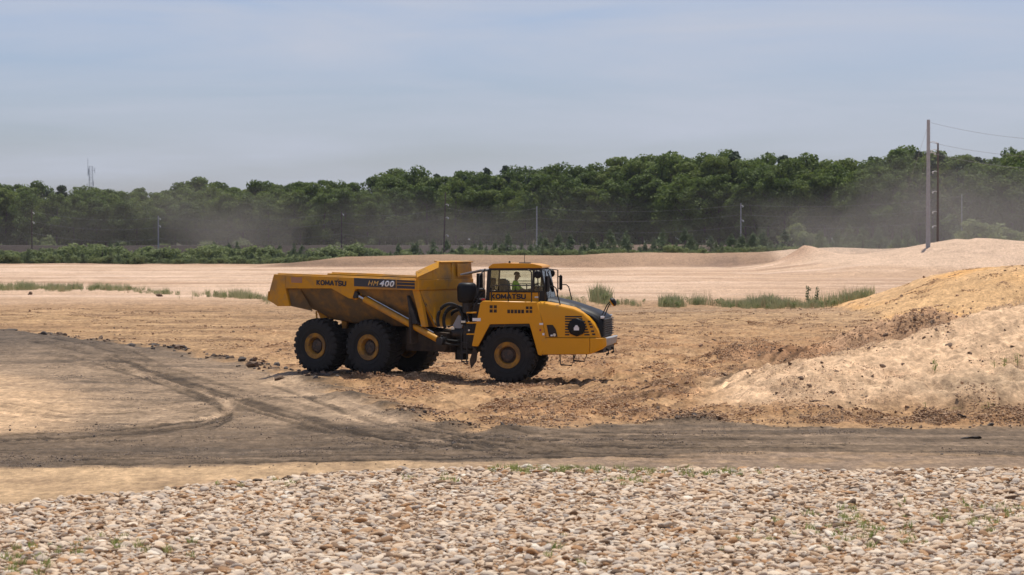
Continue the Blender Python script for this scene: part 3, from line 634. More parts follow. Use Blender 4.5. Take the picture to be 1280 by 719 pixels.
crumbs('mound_crumbs', 1600, (7.5, 21, 91, 103), lambda T, X, Y: (T[I['hm']] > .1) * np.exp(-((Y - 98 + (X - 13) * .35) / 2.8) ** 2) * np.clip(T[I['n2']] * .8, .02, .6), BRN, 'brown crumbs on the small mound', .04, 60, 600)
def single_clod(px, row, y, size, label, m='clod', sq=(1.3, 1, .8), seed=0):
    x = (px - 640) / FPX * y; size *= .72; o = link('dirt_clod', rock_mesh('dirt_clod', M[m], 300 + seed, 2, .9, False), None, (x, y, ground_z(x, y) + size * sq[2] * .3), (.2, .1, seed), (size * sq[0], size * sq[1], size * sq[2]))
    tag(o, label, 'clod', 'single larger clods'); return o
single_clod(38, 372, gp(0, 373)[1], .42, 'dark clod lying in front of the grass strip at far left', seed=1)
single_clod(200, 374, gp(0, 375)[1], .46, 'dark clod in front of the grass strip, nearer the dump truck', seed=2)
single_clod(15, 419, 124, .45, 'dark lump on the far rim of the grey stretch by the left picture edge', 'gclod', (1.5, 1, .7), seed=3)
single_clod(54, 419, 122, .40, 'dark lump with dry sprig on the far rim of the grey stretch', 'gclod', (1.1, 1, 1), seed=4)
single_clod(1186, 423, 76.4, .24, 'elongated dark clod high on the pale sand pile', 'clod', (1.9, .9, .6), seed=5)
single_clod(1104, 443, 74.6, .17, 'dark clod beside the crest of the pale sand pile', seed=6)
single_clod(1020, 500, 69.6, .20, 'flat dark clod low on the left flank of the sand pile', 'clod', (1.8, 1, .6), seed=7)
single_clod(1202, 528, 65.8, .20, 'black lump in the verge below the small weeds', 'gclod', (1.5, 1, .8), seed=8)
single_clod(1224, 549, 60.3, .20, 'flat black lump lying on the haul road at the right', 'gclod', (2.2, 1.2, .3), seed=9)

# ------------------------------------------------------------------ vegetation
def leaf_cloud(name, m, blobs, nleaf, size, seed, droop=.2, quad=1.0, flat=.75):
    """many small leaf faces spread over and inside the given blobs (centre, radii)"""
    r = np.random.default_rng(seed); B = np.array([[*c, *q] for c, q in blobs]); vol = (B[:, 3] * B[:, 4] * B[:, 5]) ** (2 / 3); pick = r.choice(len(B), nleaf, p=vol / vol.sum())
    u = r.normal(size=(nleaf, 3)); u /= np.linalg.norm(u, axis=1)[:, None]; rad = 1.12 - .5 * r.random(nleaf) ** 1.6
    p = B[pick, :3] + u * B[pick, 3:] * rad[:, None]
    nrm = u * 1.0 + r.normal(size=(nleaf, 3)) * .6 + np.array([0, 0, .25]); nrm /= np.linalg.norm(nrm, axis=1)[:, None]
    a = np.cross(nrm, r.normal(size=(nleaf, 3))); a /= np.linalg.norm(a, axis=1)[:, None]; b = np.cross(nrm, a)
    s = size * r.uniform(.6, 1.4, nleaf)[:, None]
    V = np.stack([p - a * s, p - b * s * .62 * quad + nrm * s * .12, p + a * s, p + b * s * .62 * quad + nrm * s * .12], 1).reshape(-1, 3)
    me = bpy.data.meshes.new(name); me.from_pydata(V.tolist(), [], np.arange(nleaf * 4).reshape(-1, 4).tolist()); me.materials.append(m); return me
def crown_blobs(seed, h, w, base):
    """clumps filling an uneven egg shaped crown"""
    r = np.random.default_rng(seed); out = []
    for k in range(46):
        t = r.random() ** .8; z = base + (h - base) * (.08 + .86 * t); rr = w * (math.sin(math.pi * (.14 + .78 * t)) ** .7) * .82
        a = r.random() * 6.283; q = rr * math.sqrt(r.random()) ; s = w * r.uniform(.13, .34) * (1.1 - .3 * t)
        out.append(((math.cos(a) * q, math.sin(a) * q, z), (s * 1.15, s * 1.15, s * r.uniform(.65, .9))))
    return out
def trunk_mesh(seed, h, r0):
    r = random.Random(seed); mb = MB(); top = Vector((r.uniform(-.3, .3), r.uniform(-.3, .3), h * .8))
    mb.tube([(0, 0, -.6), (0, 0, 0), top * .35 + Vector((r.uniform(-.15, .15), 0, 0)), top * .7, top], [r0 * 1.3, r0, r0 * .8, r0 * .5, r0 * .15], 7)
    for k in range(7):
        z = h * r.uniform(.3, .7); a = r.random() * 6.283; l = h * r.uniform(.14, .24); p = Vector((top.x * z / h, top.y * z / h, z)); d = Vector((math.cos(a), math.sin(a), r.uniform(.4, .9)))
        mb.tube([p, p + d * l * .5, p + d * l + Vector((0, 0, l * .2))], [r0 * .35, r0 * .22, r0 * .06], 5)
    return mb.mesh('trunk', M['bark'])
TREES = []
for k in range(9):                                       # unit height 16
    w = [4.6, 5.2, 4.0, 5.6, 4.4, 5.0, 3.8, 4.8, 5.3][k]; bs = [2.2, 3.0, 2.6, 2.0, 3.4, 1.6, 3.0, 2.4, 2.0][k]
    TREES.append((trunk_mesh(k, 16, .26), leaf_cloud('crown', M['leaf'], crown_blobs(40 + k, 16, w, bs), 6200, .25, 60 + k)))
def pine_blobs(seed, h):
    r = np.random.default_rng(seed); out = []
    for k in range(30):
        t = r.random(); z = h * (.35 + .63 * t); q = (1 - t) * 2.6 * r.random() + .2; a = r.random() * 6.283
        out.append(((math.cos(a) * q, math.sin(a) * q, z), (.9 * (1.2 - t * .7), .9 * (1.2 - t * .7), .38)))
    return out
PINES = [(trunk_mesh(20 + k, 16, .2), leaf_cloud('crown', M['pine'], pine_blobs(80 + k, 16), 2600, .26, 84 + k)) for k in range(2)]
TOP = [(-300, 232), (0, 228), (40, 229), (60, 228), (100, 232), (150, 233), (180, 236), (207, 241), (216, 232), (230, 226), (270, 223), (300, 231), (340, 226), (400, 224), (440, 222), (470, 215), (500, 213), (540, 212), (580, 209), (620, 206),
       (640, 204), (700, 205), (740, 207), (780, 192), (830, 190), (900, 189), (940, 194), (1010, 193), (1060, 198), (1080, 200), (1100, 192), (1130, 185), (1190, 188), (1220, 190), (1250, 187), (1280, 182), (1600, 180)]
LM = [(40, 'the leftmost utility pole'), (198, 'the short pole left of the truck'), (427, 'the pole above the dump body'), (557, 'the leaning pole above the headboard'), (671, 'the pole above the cab'), (926, 'the lone pole right of the truck'), (1160, 'the tall grey pole')]
ORD = ['first', 'second', 'third', 'fourth', 'fifth', 'sixth', 'seventh', 'eighth', 'ninth', 'tenth', 'eleventh', 'twelfth', 'thirteenth', 'fourteenth', 'fifteenth', 'sixteenth', 'seventeenth', 'eighteenth', 'nineteenth', 'twentieth']
def by_landmark(items, phrase):
    """items: (px, obj). Labels them by rank left or right of the nearest pole"""
    lab = {}
    for px, o in items: lab.setdefault(min(LM, key=lambda l: abs(l[0] - px)), []).append((px, o))
    for (lx, ln), l in lab.items():
        for side in (-1, 1):
            s = sorted([q for q in l if (q[0] - lx) * side >= (0 if side > 0 else 1e-9)], key=lambda q: abs(q[0] - lx))
            for i, (px, o) in enumerate(s): o['label'] = phrase % (ORD[i], 'left' if side < 0 else 'right', ln)
def tree_edge_y(px): return 492 - 50 * sm(500, 1250, np.array(float(px)))
def forest():
    rows = [(0, 20, 'front row'), (9, 19, 'second row'), (19, 20, 'back row')]
    for ri, (dy, step, rn) in enumerate(rows):
        items = []; px = -230 + ri * 7
        while px < 1510:
            p = px + random.uniform(-6, 6); y = float(tree_edge_y(p)) + 6 + dy + random.uniform(-3, 3); x = (p - 640) / FPX * y
            top = np.interp(p, [t[0] for t in TOP], [t[1] for t in TOP]); zt = EYE + (HOR - top) / FPX * y
            zg = ground_z(x, y); h = (zt - zg) * ([random.uniform(.72, .92), random.uniform(.84, 1.0), random.uniform(.93, 1.05)][ri])
            pine = random.random() < (.09 if ri else .03); tm, cm = (PINES if pine else TREES)[random.randrange(2 if pine else 9)]
            inview = -15 < p < 1295
            o = empty('pine_tree' if pine else 'broadleaf_tree', (x, y, zg), random.random() * 6.28); s = h / 16; o.scale = (s * random.uniform(.9, 1.15), s * random.uniform(.9, 1.15), s)
            link('trunk', tm, o); link('crown', cm, o)
            tag(o, None, 'tree', 'trees of the forest edge, ' + rn)
            items.append((p, o)); px += step * random.uniform(.75, 1.25)
        by_landmark(items, '%s ' + rn.replace(' ', '-') + ' forest tree %s of %s')
    n = 330; px = rng.uniform(-420, 1700, n); y = 492 - 50 * sm(500, 1250, px) + rng.uniform(38, 105, n); x = (px - 640) / FPX * y
    top = np.interp(px, [t[0] for t in TOP], [t[1] for t in TOP]) + 6; h = (HOR - top) / FPX * y + EYE - .9; s = h / 16 * rng.uniform(.8, 1.0, n)
    scatter('woodland', np.stack([x, y, np.full(n, .9)], 1), np.stack([np.zeros(n), np.zeros(n), rng.uniform(0, 6.28, n)], 1), np.stack([s, s, s], 1), [t[1] for t in TREES], 'deep green woodland filling in behind the forest edge')
    n = 240; px = rng.uniform(-420, 1700, n); y = 492 - 50 * sm(500, 1250, px) + rng.uniform(-2, 30, n); x = (px - 640) / FPX * y; s = rng.uniform(.7, 1.6, n)
    scatter('undergrowth', np.stack([x, y, ground_zs(x, y)], 1), np.stack([np.zeros(n), np.zeros(n), rng.uniform(0, 6.28, n)], 1), np.stack([s * 1.3, s * 1.3, s * 1.5], 1), BUSH, 'dark undergrowth beneath the forest edge')
def bush_blobs(seed, h, w):
    r = np.random.default_rng(seed); out = []
    for k in range(15):
        a = r.random() * 6.283; q = w * math.sqrt(r.random()) * .8; z = h * (.2 + .6 * r.random()) * (1 - .35 * q / w); s = r.uniform(.28, .5)
        out.append(((math.cos(a) * q, math.sin(a) * q, z), (s, s, s * .9)))
    return out
BUSH = [leaf_cloud('foliage', M['bush'], bush_blobs(120 + k, 2.2, 1.5), 1100, .12, 130 + k) for k in range(6)]
def cone_blobs(seed, h):
    r = np.random.default_rng(seed); out = []
    for k in range(22):
        t = r.random() ** .8; q = (1 - t) * .95; a = r.random() * 6.283; out.append(((math.cos(a) * q * .7, math.sin(a) * q * .7, h * (.08 + .86 * t)), (.34 * (1.3 - t), .34 * (1.3 - t), .26)))
    return out
SPRUCE = [leaf_cloud('foliage', M['spruce'], cone_blobs(140 + k, 2.6), 1000, .10, 150 + k, quad=.6) for k in range(5)]
STEM = MB().tube([(0, 0, -.3), (0, 0, .5), (.05, 0, 1.3)], [.06, .05, .02], 6).mesh('stem', M['bark'])
forest()
def shrubs():
    # leafy shrubs in front of the embankment on the left, young pines right of the truck's headboard
    items = []; items2 = []; px = -60
    while px < 1340:
        p = px + random.uniform(-5, 5)
        conif = (p > 520 and p < 1155 and random.random() < .82) or (p > 470 and random.random() < .3)
        y = random.uniform(434, 446) - (18 if p > 560 else 0); x = (p - 640) / FPX * y
        if p > 1010: y = random.uniform(402, 414); x = (p - 640) / FPX * y
        h = random.uniform(1.0, 2.0) * (1.0 if conif else 1.0) * (1.15 if random.random() < .15 else 1)
        o = empty('young_pine' if conif else 'leafy_shrub', (x, y, ground_z(x, y) - .1), random.random() * 6.28)
        o.scale = (h * 1.2, h * 1.2, h * (1.0 if conif else .95))
        link('foliage', random.choice(SPRUCE if conif else BUSH), o); link('stem', STEM, o)
        tag(o, None, 'young pine' if conif else 'shrub', 'young pines along the bank' if conif else 'shrubs along the embankment foot'); (items2 if conif else items).append((p, o))
        px += random.uniform(7, 11) if conif else random.uniform(8, 14)
    by_landmark(items, '%s leafy shrub %s of %s'); by_landmark(items2, '%s bushy young pine %s of %s')
    for px, y, s, lab in [(1222, 392, 2.9, 'large round bush right of the tall grey pole, half veiled by dust'), (1262, 396, 2.4, 'large round bush near the right picture edge behind the sand bank'), (1238, 400, 2.2, 'round bush between the two large bushes behind the sand bank'),
                          (435, 430, 1.5, 'tall leafy shrub rising above its neighbours just above the dump body'), (790, 398, .45, 'small green bush on the earth bank above the bonnet')]:
        x = (px - 640) / FPX * y; o = empty('leafy_shrub', (x, y, ground_z(x, y) - .1)); o.scale = (s * 1.1, s * 1.1, s * .85); link('foliage', random.choice(BUSH), o); link('stem', STEM, o); tag(o, lab, 'shrub', 'single bushes')
shrubs()

def tuft(name, m, seed, n, h, spread, lean=.35, w=.012):
    r = np.random.default_rng(seed); V = []; F = []
    for k in range(n):
        a = r.random() * 6.283; q = spread * math.sqrt(r.random()); p = np.array([math.cos(a) * q, math.sin(a) * q, -.03]); hh = h * r.uniform(.5, 1.15); d = r.normal(size=2) * lean * hh * .5; b = r.random() * 6.283
        sx, sy = math.cos(b) * w, math.sin(b) * w; m1 = p + [d[0] * .35, d[1] * .35, hh * .55]; t = p + [d[0], d[1], hh]; i = len(V)
        V += [p + [-sx, -sy, 0], p + [sx, sy, 0], m1 + [sx * .8, sy * .8, 0], m1 - [sx * .8, sy * .8, 0], t]; F += [(i, i + 1, i + 2, i + 3), (i + 3, i + 2, i + 4)]
    me = bpy.data.meshes.new(name); me.from_pydata([tuple(v) for v in V], [], F); me.materials.append(m); return me
GRASS = [tuft('grass', M['grass'], 400 + k, 20, 1.0, .35, .35, .016) for k in range(5)]
WEED = [tuft('weed', M['weed'], 420 + k, 14, .10, .06, 1.0, .006) for k in range(5)]
FORB = [leaf_cloud('forb', M['bush'], [((0, 0, .25), (.16, .16, .25)), ((.12, .05, .45), (.1, .1, .2)), ((-.1, .1, .35), (.12, .12, .2))], 90, .05, 470 + k) for k in range(2)] + [tuft('dead_stalks', M['dry'], 475, 10, 1.15, .3, .3, .012)]
def grass_strip(name, line, n, hs, wid, label):
    """line: photo ground points; tufts along it"""
    P = [gp(*p) for p in line]; t = rng.uniform(0, len(P) - 1.001, n); i = t.astype(int); f = t - i; P = np.array(P)
    X = P[i, 0] * (1 - f) + P[i + 1, 0] * f; Y = P[i, 1] * (1 - f) + P[i + 1, 1] * f + rng.normal(0, wid, n); k = fbm(X / 2.5, Y / 6, 3, 51) > -.28
    X, Y = X[k], Y[k]; n = len(X); s = rng.uniform(.5, 1.1, n) * hs * (1 + .55 * fbm(X / 2.2, Y / 5, 3, 52))
    scatter(name, np.stack([X, Y, ground_zs(X, Y)], 1), np.stack([np.zeros(n), np.zeros(n), rng.uniform(0, 6.28, n)], 1), np.stack([s * 1.2, s * 1.2, s], 1), GRASS + FORB, label)
grass_strip('grass_strip', [(-150, 363), (0, 366), (60, 367), (95, 368)], 420, .85, 2.2, 'green grass strip at the left edge of the site')
grass_strip('grass_strip', [(110, 367.5), (160, 368), (240, 374), (330, 379), (345, 380)], 420, .62, 1.8, 'sparse grass strip running to the tail of the truck')
grass_strip('grass_strip', [(690, 381), (760, 383), (825, 384)], 150, .62, 1.6, 'thin grass behind the truck bonnet')
grass_strip('grass_strip', [(828, 384), (880, 384.5), (960, 385), (1090, 386)], 800, .78, 1.8, 'long grass strip between the truck and the orange mound')
grass_strip('grass_strip', [(742, 381), (760, 382)], 60, 1.25, .8, 'tall pale grass clump behind the truck bonnet')
def verge():
    n = 2600; px = rng.uniform(-200, 1480, n); y = np.where(px > 560, 412, 430) + rng.uniform(-2, 22, n); x = (px - 640) / FPX * y; s = rng.uniform(.35, .95, n) * (1 + .4 * fbm(x / 6, y / 6, 2, 71))
    scatter('verge_scrub', np.stack([x, y, ground_zs(x, y) - .05], 1), np.stack([np.zeros(n), np.zeros(n), rng.uniform(0, 6.28, n)], 1), np.stack([s * 1.2, s * 1.2, s], 1), BUSH[:3] + SPRUCE[:2], 'low green scrub and grass along the embankment foot')
verge()
def weeds():
    spots = [(690, 587, 46, 1.3, .5), (640, 588, 40, .6, .4), (760, 588, 70, .9, .5), (830, 590, 60, .5, .5), (900, 590, 60, .6, .5), (790, 600, 30, .4, .8), (60, 695, 60, .5, 1.2), (180, 680, 70, .4, 1.4), (40, 705, 50, .5, .8), (1040, 660, 60, .5, 1.3), (1090, 668, 70, .7, 1.2),
             (1180, 650, 60, .5, 1.5), (1250, 640, 50, .6, 1.3), (1060, 645, 40, .35, 1), (520, 600, 60, .25, 1), (330, 610, 60, .15, 1), (940, 675, 60, .15, 1.2), (710, 690, 60, .12, 1.2)]
    X = []; Y = []
    for px, row, sp, dens, sy in spots:
        n = int(26 * dens) + 2; x0, y0 = gp(px, row, .1); X += list(x0 + rng.normal(0, sp * y0 / FPX * .6, n)); Y += list(y0 + rng.normal(0, sy * .8, n))
    X = np.array(X); Y = np.array(Y); n = len(X); s = rng.uniform(.6, 1.5, n)
    scatter('cobble_weeds', np.stack([X, Y, ground_zs(X, Y) + .06], 1), np.stack([np.zeros(n), np.zeros(n), rng.uniform(0, 6.28, n)], 1), np.stack([s, s, s], 1), WEED, 'small green weeds sprouting between the cobbles')
weeds()
def sprout(name, px, row, y, h, label, leaves=26, m='weed', w=.06, cat='plant'):
    x = (px - 640) / FPX * y; z = ground_z(x, y); o = empty(name, (x, y, z)); r = random.Random(px)
    mb = MB().tube([(0, 0, -.05), (.01, 0, h * .5), (.0, 0, h)], [.012, .01, .005], 5); mb.build('stem', M[m], o)
    bl = [((r.uniform(-w, w) * .6, r.uniform(-w, w) * .6, h * (.3 + .65 * k / 7)), (w, w, h * .1)) for k in range(8)]
    link('leaves', leaf_cloud('leaves', M[m], bl, leaves * 4, h * .045, px), o); tag(o, label, cat, 'single weeds'); return o
sprout('seedling', 1169, 472, gp(1169, 472, .75)[1], .42, 'small upright green seedling alone on the face of the sand pile', 30)
sprout('weed_plant', 1256, 466, 72.8, .36, 'taller leafy weed on the sand pile near the right edge', 24, w=.10)
sprout('weed_plant', 1272, 466, 73.0, .34, 'yellowish weed on the sand pile at the right picture edge', 22, w=.09)
sprout('weed_plant', 1243, 470, 72.4, .22, 'low pale weed on the sand pile left of the taller leafy weed', 16, w=.10)
sprout('weed_plant', 1192, 516, 68.0, .20, 'low green weed on the verge below the grey heap', 22, w=.18)
sprout('weed_plant', 1236, 518, 68.0, .26, 'spreading green weed on the verge at the right', 26, w=.22)
sprout('weed_plant', 1157, 514, 68.2, .20, 'thin weed at the left end of the verge weeds', 10, w=.05)
sprout('weed_plant', 1010, 384, gp(0, 385)[1], 1.35, 'tall dark spire of weed rising above the long grass strip', 26, 'spruce', .13)
sprout('weed_plant', 1021, 384, gp(0, 385)[1], 1.30, 'right hand dark weed spire above the long grass strip', 26, 'spruce', .13)
sprout('weed_plant', 120, 366, 216, .62, 'isolated bushy weed between the two left grass strips', 40, 'bush', .38)
sprout('weed_plant', 224, 377, 186, .26, 'small dark weed in front of the left grass', 14, 'bush', .16)
sprout('weed_plant', 240, 377, 185, .26, 'small dark weed in front of the grass, nearer the truck', 14, 'bush', .16)

# ------------------------------------------------------------------ poles, wires, tower
WPTS = {}
def pole(key, px, row_top, y, r, label, m='wood', arms=(), lean=0., base_row=None):
    x = (px - 640) / FPX * y; z0 = ground_z(x, y); zt = EYE + (HOR - row_top) / FPX * y; o = empty('utility_pole', (x, y, z0)); h = zt - z0
    MB().tube([(-lean * h, 0, -1), (0, 0, 0) if not lean else (-lean * h * .5, 0, h * .5), (0, 0, h)], [r, r * .85, r * .6], 10).build('post', M[m], o)
    for az, l in arms:
        MB().tube([(0, 0, h - az), (l * .55, 0, h - az + .12), (l, 0, h - az)], .05, 6).build('bracket', M['insul'], o)
        MB().lathe([(-.22, .05), (-.2, .11), (-.08, .07), (-.02, .11), (.06, .05)], 8, (l, 0, h - az), 'Z').cap().build('insulator', M['insul'], o)
    tag(o, label, 'utility pole', 'utility poles'); WPTS[key] = (Vector((x, y, z0)), h); return o
pole('a', 40, 262, 436, .15, 'dark utility pole at the far left in front of the forest', 'wood2', [(.6, .35), (2.2, .35)])
pole('b', 198, 270, 452, .16, 'short grey utility pole among shrubs left of the truck', 'wood', [(.5, .35), (1.8, .35)])
pole('c', 427, 264, 452, .13, 'faint utility pole in the dust above the dump body', 'wood2', [(.6, .35)])
pole('d', 557, 240, 436, .15, 'slightly leaning brown utility pole above the headboard of the dump body', 'wood2', [(2.2, .45), (4.4, .45), (7.4, .4)], .03)
pole('e', 671, 258, 448, .19, 'stout pale utility pole above the truck cab', 'wood')
pole('f', 926, 254, 440, .17, 'pale utility pole standing alone right of the truck', 'wood', [(.5, .35), (3.0, .4)])
pole('g', 1160, 150, 338, .36, 'very tall thick grey utility pole on the sand bank', 'wood', [(3.0, 1.1), (4.4, .9)])
pole('h', 1172, 179, 356, .20, 'thin rust brown pole just right of the tall grey pole', 'wood2', [(1.0, -.9), (4.0, -.7), (6.8, -.7), (9.6, -.7), (11.6, -.7)])
pole('i', 1202, 243, 420, .13, 'short thin pole showing in the dust above the large round bush', 'wood')
def wire(a, b, sag, label, r=.013):
    a, b = Vector(a), Vector(b); P = []
    for k in range(17): t = k / 16; p = a.lerp(b, t); p.z -= sag * 4 * t * (1 - t); P.append(p)
    mid = (a + b) / 2; mb = MB(Matrix.Translation(-a)); mb.tube(P, r, 5); o = mb.build('power_line', M['wire']); o.location = a; tag(o, label, 'wire', 'power lines'); return o
def top(k, dz): p, h = WPTS[k]; return p + Vector((0, -.2, h - dz))
LV = ['uppermost', 'middle', 'lowest']
for (a, b, nm) in [('a', 'b', 'leftmost pole and the short pole left of the truck'), ('b', 'c', 'short left pole and the pole above the dump body'), ('c', 'd', 'pole above the dump body and the leaning pole'), ('d', 'e', 'leaning pole and the pole above the cab'),
                   ('e', 'f', 'pole above the cab and the lone pole right of the truck'), ('f', 'i', 'lone right pole and the short pole in the dust')]:
    for i, dz in enumerate((.3, 2.0, 4.0)):
        extra = 2.4 if 'd' in (a,) else 0
        wire(top(a, dz + (2.4 if a == 'd' else 0)), top(b, dz + (2.4 if b == 'd' else 0)), .9, '%s wire between the %s' % (LV[i], nm))
for i, (dz, row) in enumerate(((.4, 160), (3.0, 178), (4.4, 196))):
    wire(top('g', dz) + Vector((.3, 0, 0)), at(1480, row + 6, 300), 1.6, '%s wire running from the tall grey pole to the right edge' % LV[i], .018)
for i, (dz, px, y) in enumerate(((.5, 1110, 392), (3.2, 1135, 372))):
    x = (px - 640) / FPX * y; wire(top('g', dz), (x, y, ground_z(x, y)), 0, '%s guy wire slanting down left from the tall grey pole' % ('longer' if i == 0 else 'shorter'), .013)
for i, (px, y) in enumerate(((1215, 392), (1228, 396))):
    x = (px - 640) / FPX * y; wire(top('h', 4.5 + i * 2), (x, y, ground_z(x, y)), 0, '%s guy wire slanting down right from the rust brown pole' % ('steeper' if i == 0 else 'flatter'), .013)
def tower():
    y = 760; x = (114 - 640) / FPX * y; zt = EYE + (HOR - 208) / FPX * y; o = empty('radio_tower', (x, y, 0)); w = .62
    for sx, sy in ((-1, -1), (1, -1), (1, 1), (-1, 1)): MB().tube([(sx * w, sy * w, 0), (sx * w * .8, sy * w * .8, zt)], .035, 6).build('leg', M['tower'], o)
    mb = MB(); n = 16
    for k in range(n):
        z0, z1 = zt * k / n, zt * (k + 1) / n; f = lambda z: w * (1 - .2 * z / zt)
        for (ax, ay), (bx, by) in (((-1, -1), (1, -1)), ((1, -1), (1, 1)), ((1, 1), (-1, 1)), ((-1, 1), (-1, -1))):
            mb.tube([(ax * f(z0), ay * f(z0), z0), (bx * f(z1), by * f(z1), z1)], .028, 4); mb.tube([(ax * f(z1), ay * f(z1), z1), (bx * f(z1), by * f(z1), z1)], .028, 4)
    mb.build('bracing', M['tower'], o)
    for a, dz, hh in ((0, .4, 1.6), (2.1, 2.2, 1.9), (4.2, .8, 1.7), (1.0, 4.4, 1.5), (3.4, 5.2, 1.6)):
        MB().box((math.cos(a) * 1.15, math.sin(a) * 1.15, zt - dz - hh / 2), (.12, .12, hh)).tube([(0, 0, zt - dz - hh / 2), (math.cos(a) * 1.15, math.sin(a) * 1.15, zt - dz - hh / 2)], .05, 5).build('antenna_panel', M['tower'], o)
    MB().tube([(-.9, 0, zt - 3), (-.9, 0, zt + 2.4)], [.07, .04], 5).tube([(-.9, 0, zt - 1.5), (0, 0, zt - 1.5)], .04, 5).build('whip_antenna', M['tower'], o)
    tag(o, 'slim grey lattice radio tower above the trees at the left', 'tower')
tower()

# ------------------------------------------------------------------ articulated dump truck
TR = empty('dump_truck', TRK, -FYAW); tag(TR, 'yellow and black six-wheeled articulated dump truck turning on the sandy site', 'dump truck')
MR = Matrix.Translation((-1.8, 0, 0)) @ Matrix.Rotation(-(RYAW - FYAW), 4, 'Z')            # rear half, bent at the hitch
def F(): return MB()
def B(): return MB(MR)
def part(mb, name, m, bevel=.012, parent=None, seg=1): return mb.build(name, M[m], parent or TR, bevel, True, seg)

# --- wheels
def tyre_mesh():
    mb = MB(); w = .37
    prof = [(-w * .86, .43), (-w * .98, .52), (-w * 1.02, .66), (-w * .98, .79), (-w * .86, .865), (-w * .5, .885), (0, .89), (w * .5, .885), (w * .86, .865), (w * .98, .79), (w * 1.02, .66), (w * .98, .52), (w * .86, .43)]
    mb.lathe(prof, 56)
    n = 26
    for side in (-1, 1):
        for k in range(n):
            a = 2 * math.pi * (k + (.5 if side > 0 else 0)) / n
            # one lug: wraps from tread centre over the shoulder, swept back towards the edge
            sec = []
            for yy, r0, r1, da, wd in ((.02, .88, .925, .0, .060), (.20, .88, .93, .035, .066), (.335, .85, .915, .07, .072), (.372, .78, .86, .08, .066), (.380, .72, .76, .085, .05)):
                aa = a + da
                def pt(r, s): return Vector((r * math.cos(aa) - s * math.sin(aa), side * yy, r * math.sin(aa) + s * math.cos(aa)))
                sec.append([pt(r0 - .02, -wd), pt(r1, -wd * .8), pt(r1, wd * .8), pt(r0 - .02, wd)])
            mb.loft(sec, closed=True)
    mb.lathe([(-w * 1.035, .55), (-w * 1.055, .57), (-w * 1.035, .59)], 48); mb.lathe([(-w * 1.035, .70), (-w * 1.05, .715), (-w * 1.03, .73)], 48)
    return mb.mesh('wheel', M['rubber'])
def rim_mesh():
    mb = MB(); w = .37
    mb.lathe([(-w * .90, .435), (-w * .97, .43), (-w * .97, .40), (-w * .92, .385), (-w * .90, .30), (-w * .82, .28), (-.12, .265), (-.10, .17), (-.10, .0)], 40)
    mb.lathe([(w * .90, .435), (w * .95, .42), (w * .9, .385), (.15, .30), (.12, .0)], 40)
    return mb.mesh('rim', M['rimyel'])
def hub_mesh():
    mb = MB(); mb.lathe([(-.09, .262), (-.15, .262), (-.16, .235), (-.165, .20), (-.24, .19), (-.25, .165), (-.255, .07), (-.27, .06), (-.27, .001)], 28)
    for k in range(14): a = 2 * math.pi * k / 14; mb.box((math.cos(a) * .235, -.172, math.sin(a) * .235), (.03, .03, .03))
    for k in range(6): a = 2 * math.pi * k / 6; mb.box((math.cos(a) * .12, -.26, math.sin(a) * .12), (.022, .02, .022))
    return mb.mesh('hub', M['hub'])
TY, RI, HU = tyre_mesh(), rim_mesh(), hub_mesh()
def wheel(mx, x, y, z, spin):
    o = link('wheel', TY, TR); flip = Matrix.Rotation(math.pi, 4, 'Z') if y > 0 else Matrix()
    o.matrix_basis = mx @ Matrix.Translation((x, y, z)) @ flip @ Matrix.Rotation(spin, 4, 'Y')
    link('rim', RI, o); link('hub', HU, o)
for s in (-1, 1): wheel(Matrix(), 0, 1.12 * s, .925, .3 + s * .2)
for xx, zz in ((-2.77, .925 + REAR_Z), (-4.98, .925 + REAR_Z)):
    for s in (-1, 1): wheel(MR, xx, 1.12 * s, zz, xx + s)

# --- running gear
part(F().b2(-1.35, 2.95, -.48, -.36, .98, 1.34).b2(-1.35, 2.95, .36, .48, .98, 1.34).b2(-1.3, -1.0, -.5, .5, 1.0, 1.32).b2(.9, 2.6, -.7, .7, 1.02, 1.9), 'front_frame', 'blackm')
part(F().lathe([(-.9, .16), (-.4, .18), (-.3, .33), (.3, .33), (.4, .18), (.9, .16)], 18, (0, 0, .925)).cap(), 'front_axle', 'frame', 0)
part(F().lathe([(-.5, .22), (.5, .22)], 18, (-1.8, 0, 1.2), 'Z').cap().b2(-1.9, -1.3, -.34, .34, 1.32, 1.5).b2(-1.9, -1.3, -.34, .34, .9, 1.05), 'articulation_hitch', 'blackm')
part(B().b2(-6.0, -.15, -.52, -.36, 1.15, 1.62).b2(-6.0, -.15, .36, .52, 1.15, 1.62).b2(-.4, -.1, -.5, .5, .95, 1.7).b2(-2.0, -1.8, -.5, .5, 1.2, 1.6), 'rear_frame', 'frame')
for s in (-1, 1):
    part(B().prism([(-1.75, .98), (-.2, .98), (-.1, 1.2), (-.1, 1.6), (-1.75, 1.75)], s * .72, s * .5), 'frame_side_plate', 'frame')
    part(B().prism([(-5.1, .95 + REAR_Z), (-2.65, .95 + REAR_Z), (-3.2, 1.22 + REAR_Z), (-4.5, 1.22 + REAR_Z)], s * .72, s * .58), 'bogie_beam', 'frame')
for xx in (-2.77, -4.98): part(B().lathe([(-.9, .16), (-.4, .18), (-.3, .32), (.3, .32), (.4, .18), (.9, .16)], 18, (xx, 0, .925 + REAR_Z)).cap(), 'rear_axle', 'frame', 0)
part(F().tube([(-1.6, 0, 1.15), (.0, 0, .95)], .09, 10).tube([(-.2, 0, 1.0), (1.4, 0, 1.15)], .1, 10), 'drive_shaft', 'blackm', 0)

